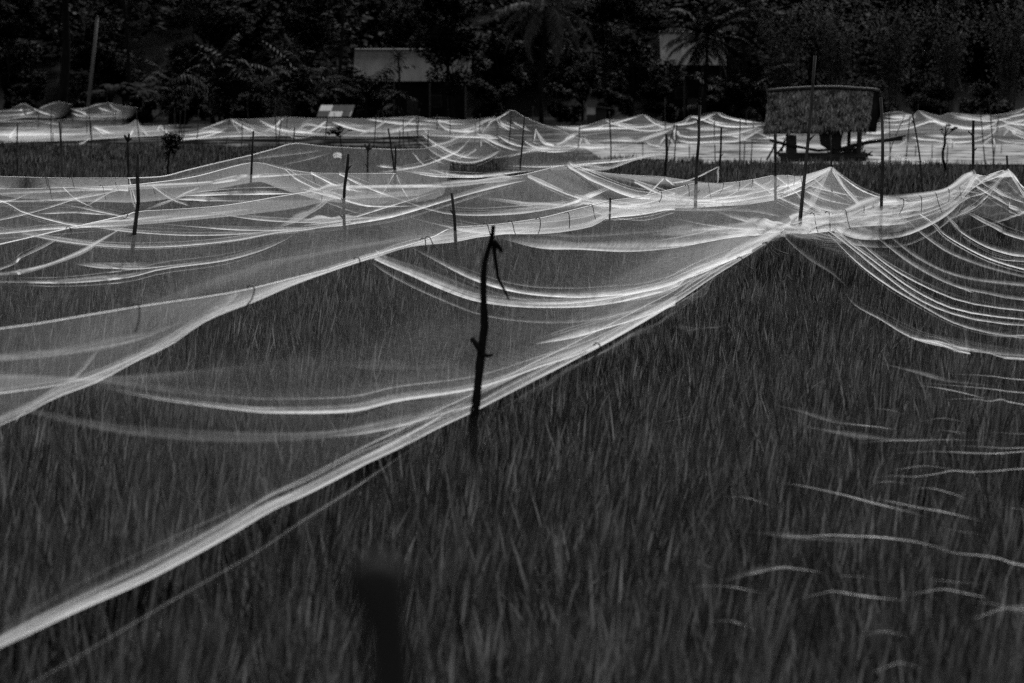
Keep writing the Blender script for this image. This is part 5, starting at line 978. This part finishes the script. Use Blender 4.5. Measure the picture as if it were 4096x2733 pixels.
for a, wd_, de, tp, pr in [
    (R6((1150, 490), (1250, 580), (1400, 690), (1600, 840), (1800, 955), (2000, 1020), (2350, 1065)), 12, .6, (1, 1), 2), (R6((1100, 490), (1260, 610), (1450, 765), (1650, 915), (1850, 1012), (2100, 1077), (2350, 1102), (2500, 1110)), 12, .55, (1, 1), 2),
    (R6((1090, 495), (1300, 700), (1500, 850), (1700, 970), (1900, 1080), (2100, 1140), (2350, 1180)), 26, .22, (0, 1), 1), (R6((1700, 405), (1780, 460), (1850, 530), (2000, 620), (2150, 690), (2350, 750), (2500, 770)), 12, .6, (1, 1), 2), (R6((1850, 400), (1950, 510), (2100, 600), (2250, 650), (2350, 665), (2500, 670)), 22, .4, (0, 1), 1),
    (R6((1290, 555), (1450, 690), (1600, 790), (1800, 890), (2000, 960), (2350, 1010)), 16, .42, (0, 1), 1.5), (R6((1500, 540), (1700, 690), (1950, 800), (2350, 857)), 24, .16, (0, 1), -1), (R6((1400, 530), (1650, 720), (1900, 850), (2150, 910), (2350, 945)), 22, .2, (0, 1), -1), (R6((1220, 890), (1300, 980), (1450, 1060), (1600, 1150), (1750, 1205), (2000, 1250), (2350, 1290)), 34, .16, (0, 1), 1),
    (R6((1650, 1190), (1800, 1202), (1950, 1240), (2100, 1262)), 14, .4, (0, 0), 2), (R6((830, 520), (900, 600), (1010, 690), (1150, 780), (1280, 900)), 26, .05, (1, 0), -1), (R6((2100, 650), (2200, 685), (2350, 700)), 10, .35, (0, 1), 2), (R6((1900, 850), (1960, 870), (2040, 900)), 8, .4, (0, 0), 2), (R6((2050, 1150), (2200, 1170), (2350, 1165)), 14, .5, (0, 1), 2), (R6((1600, 430), (1750, 560), (1950, 680), (2350, 800)), 20, .16, (0, 1), -1), (R6((2000, 400), (2150, 480), (2350, 560)), 22, .25, (0, 1), 1),
    # wrinkles where the net lies on the rice tips
    (B3((1050, 150), (1120, 165), (1190, 180), (1250, 205), (1310, 218)), 12, .55, (0, 1), 2), (B3((1310, 215), (1370, 215), (1440, 235), (1530, 245)), 14, .5, (0, 1), -1), (B3((1280, 305), (1400, 312), (1530, 327)), 10, .5, (0, 1), 2), (B3((1140, 355), (1210, 365), (1300, 385)), 10, .55, (0, 0), 2), (B3((1240, 350), (1400, 365), (1530, 380)), 12, .5, (0, 1), 2), (B3((1260, 405), (1330, 405), (1390, 415), (1440, 408), (1530, 428)), 12, .55, (0, 1), 2),
    (B3((1060, 290), (1200, 330), (1330, 345)), 26, .14, (0, 0), -1), (B3((940, 445), (985, 452), (1010, 458)), 8, .3, (0, 0), 2), (B3((1160, 488), (1200, 484), (1240, 490)), 8, .3, (0, 0), 2), (B3((800, 505), (870, 513), (950, 522)), 9, .5, (0, 0), 2), (B3((620, 460), (750, 500), (900, 520)), 26, .08, (0, 0), -1), (B3((1200, 535), (1250, 540)), 8, .3, (0, 0), 2),
    (B3((740, 540), (860, 565), (1000, 575), (1100, 574)), 34, .15, (0, 0), -1), (B3((920, 580), (1010, 575), (1090, 576), (1180, 572), (1270, 573)), 9, .45, (0, 0), 2), (B3((1250, 598), (1350, 600), (1450, 607), (1530, 605)), 10, .45, (0, 1), 2), (B3((1050, 626), (1150, 620), (1230, 622), (1330, 627), (1430, 628), (1540, 620)), 11, .65, (0, 1), 2), (B3((1370, 543), (1420, 542), (1530, 548)), 8, .35, (0, 1), 2),
    (B3((1060, 686), (1120, 679), (1180, 684)), 10, .5, (0, 0), 2), (B3((940, 724), (1010, 720), (1080, 724), (1180, 710), (1240, 698), (1320, 704), (1430, 698), (1540, 690)), 12, .62, (0, 1), 2), (B3((950, 745), (990, 744), (1030, 748)), 9, .4, (0, 0), 2), (B3((1100, 770), (1160, 772), (1220, 788), (1260, 800)), 10, .45, (0, 0), 2), (B3((350, 805), (390, 808), (440, 822)), 10, .38, (0, 0), 2),
    (B3((590, 755), (670, 770), (800, 800), (920, 832), (1040, 862)), 16, .36, (0, 0), 1), (B3((1000, 828), (1100, 850), (1190, 865), (1290, 888)), 14, .38, (0, 0), 1), (B3((1440, 852), (1490, 852), (1540, 858)), 10, .4, (0, 1), 2), (B3((560, 968), (640, 968), (730, 962), (830, 966), (930, 970), (1060, 985), (1160, 1006)), 15, .66, (0, 0), 2), (B3((1160, 1010), (1250, 1035), (1350, 1045), (1430, 1058), (1540, 1088)), 15, .62, (0, 1), 2), (B3((480, 960), (600, 975), (760, 985)), 44, .1, (0, 0), -1),
    (B3((460, 1110), (540, 1094), (600, 1100), (660, 1108)), 15, .52, (0, 0), 2), (B3((380, 1130), (480, 1105), (560, 1100)), 40, .1, (0, 0), -1), (B3((260, 1170), (320, 1172), (380, 1182)), 16, .42, (0, 0), 2), (B3((680, 1205), (750, 1192), (840, 1206), (930, 1218), (1010, 1226)), 16, .46, (0, 0), 2), (B3((1120, 1195), (1200, 1184), (1280, 1198), (1340, 1210)), 15, .5, (0, 0), 2), (B3((1380, 1285), (1450, 1262), (1540, 1268)), 18, .5, (0, 1), 2), (B3((1380, 1240), (1470, 1255), (1540, 1252)), 14, .35, (0, 1), 2),
    (B3((290, 1312), (330, 1313), (370, 1325)), 18, .3, (0, 0), 2), (B3((920, 1360), (960, 1356), (1000, 1362)), 18, .36, (0, 0), 2), (B3((970, 1500), (1020, 1484), (1060, 1492)), 20, .36, (0, 0), 2), (B3((800, 1130), (850, 1132), (900, 1136)), 12, .22, (0, 0), 2), (B3((1200, 1148), (1260, 1156), (1310, 1158)), 12, .25, (0, 0), 2), (B3((1240, 940), (1290, 950), (1330, 955)), 12, .22, (0, 0), 2)]:
    rip = a[0][1] > 1480 and a[0][0] > 2840
    if not rip: n0.strand(a, wd_ * (1 if de > .5 else .8), de * (1 if de > .5 else .7), taper=tp, prof=pr, n=28); continue
    L_ = a[-1][0] - a[0][0]; small = L_ < 130
    dx, dy = (a[0][0] - a[1][0]), (a[0][1] - a[1][1]); ex, ey = (a[-1][0] - a[-2][0]), (a[-1][1] - a[-2][1]); g_ = 1.6 if small else .9
    a = [(a[0][0] + dx * g_, a[0][1] + dy * g_ + (6 if small else 3))] + a + ([(a[-1][0] + ex * g_, a[-1][1] + ey * g_ + (6 if small else 3))] if tp[1] == 0 else [])
    n0.strand(a, wd_ * (.34 if small else .40 if pr > 0 else .8), de * (.42 if small else .75 if pr > 0 else .4), taper=tp, prof=pr, n=34, tl=.5)
for qx in ((735, 595),): n0.tie(W(*R6(qx)[0], 12.2), .05, .1)
for qx in ((1015, 410), (1110, 402), (1215, 390), (1330, 360), (1385, 345), (1580, 318), (1690, 300), (1785, 280), (1865, 255), (1930, 220), (1990, 180)): n0.tie(W(*R6(qx)[0], float(by(r_B0, -.02, [R6(qx)[0]])[0])), random.uniform(.08, .15), random.uniform(-.03, .05))
n0.build()
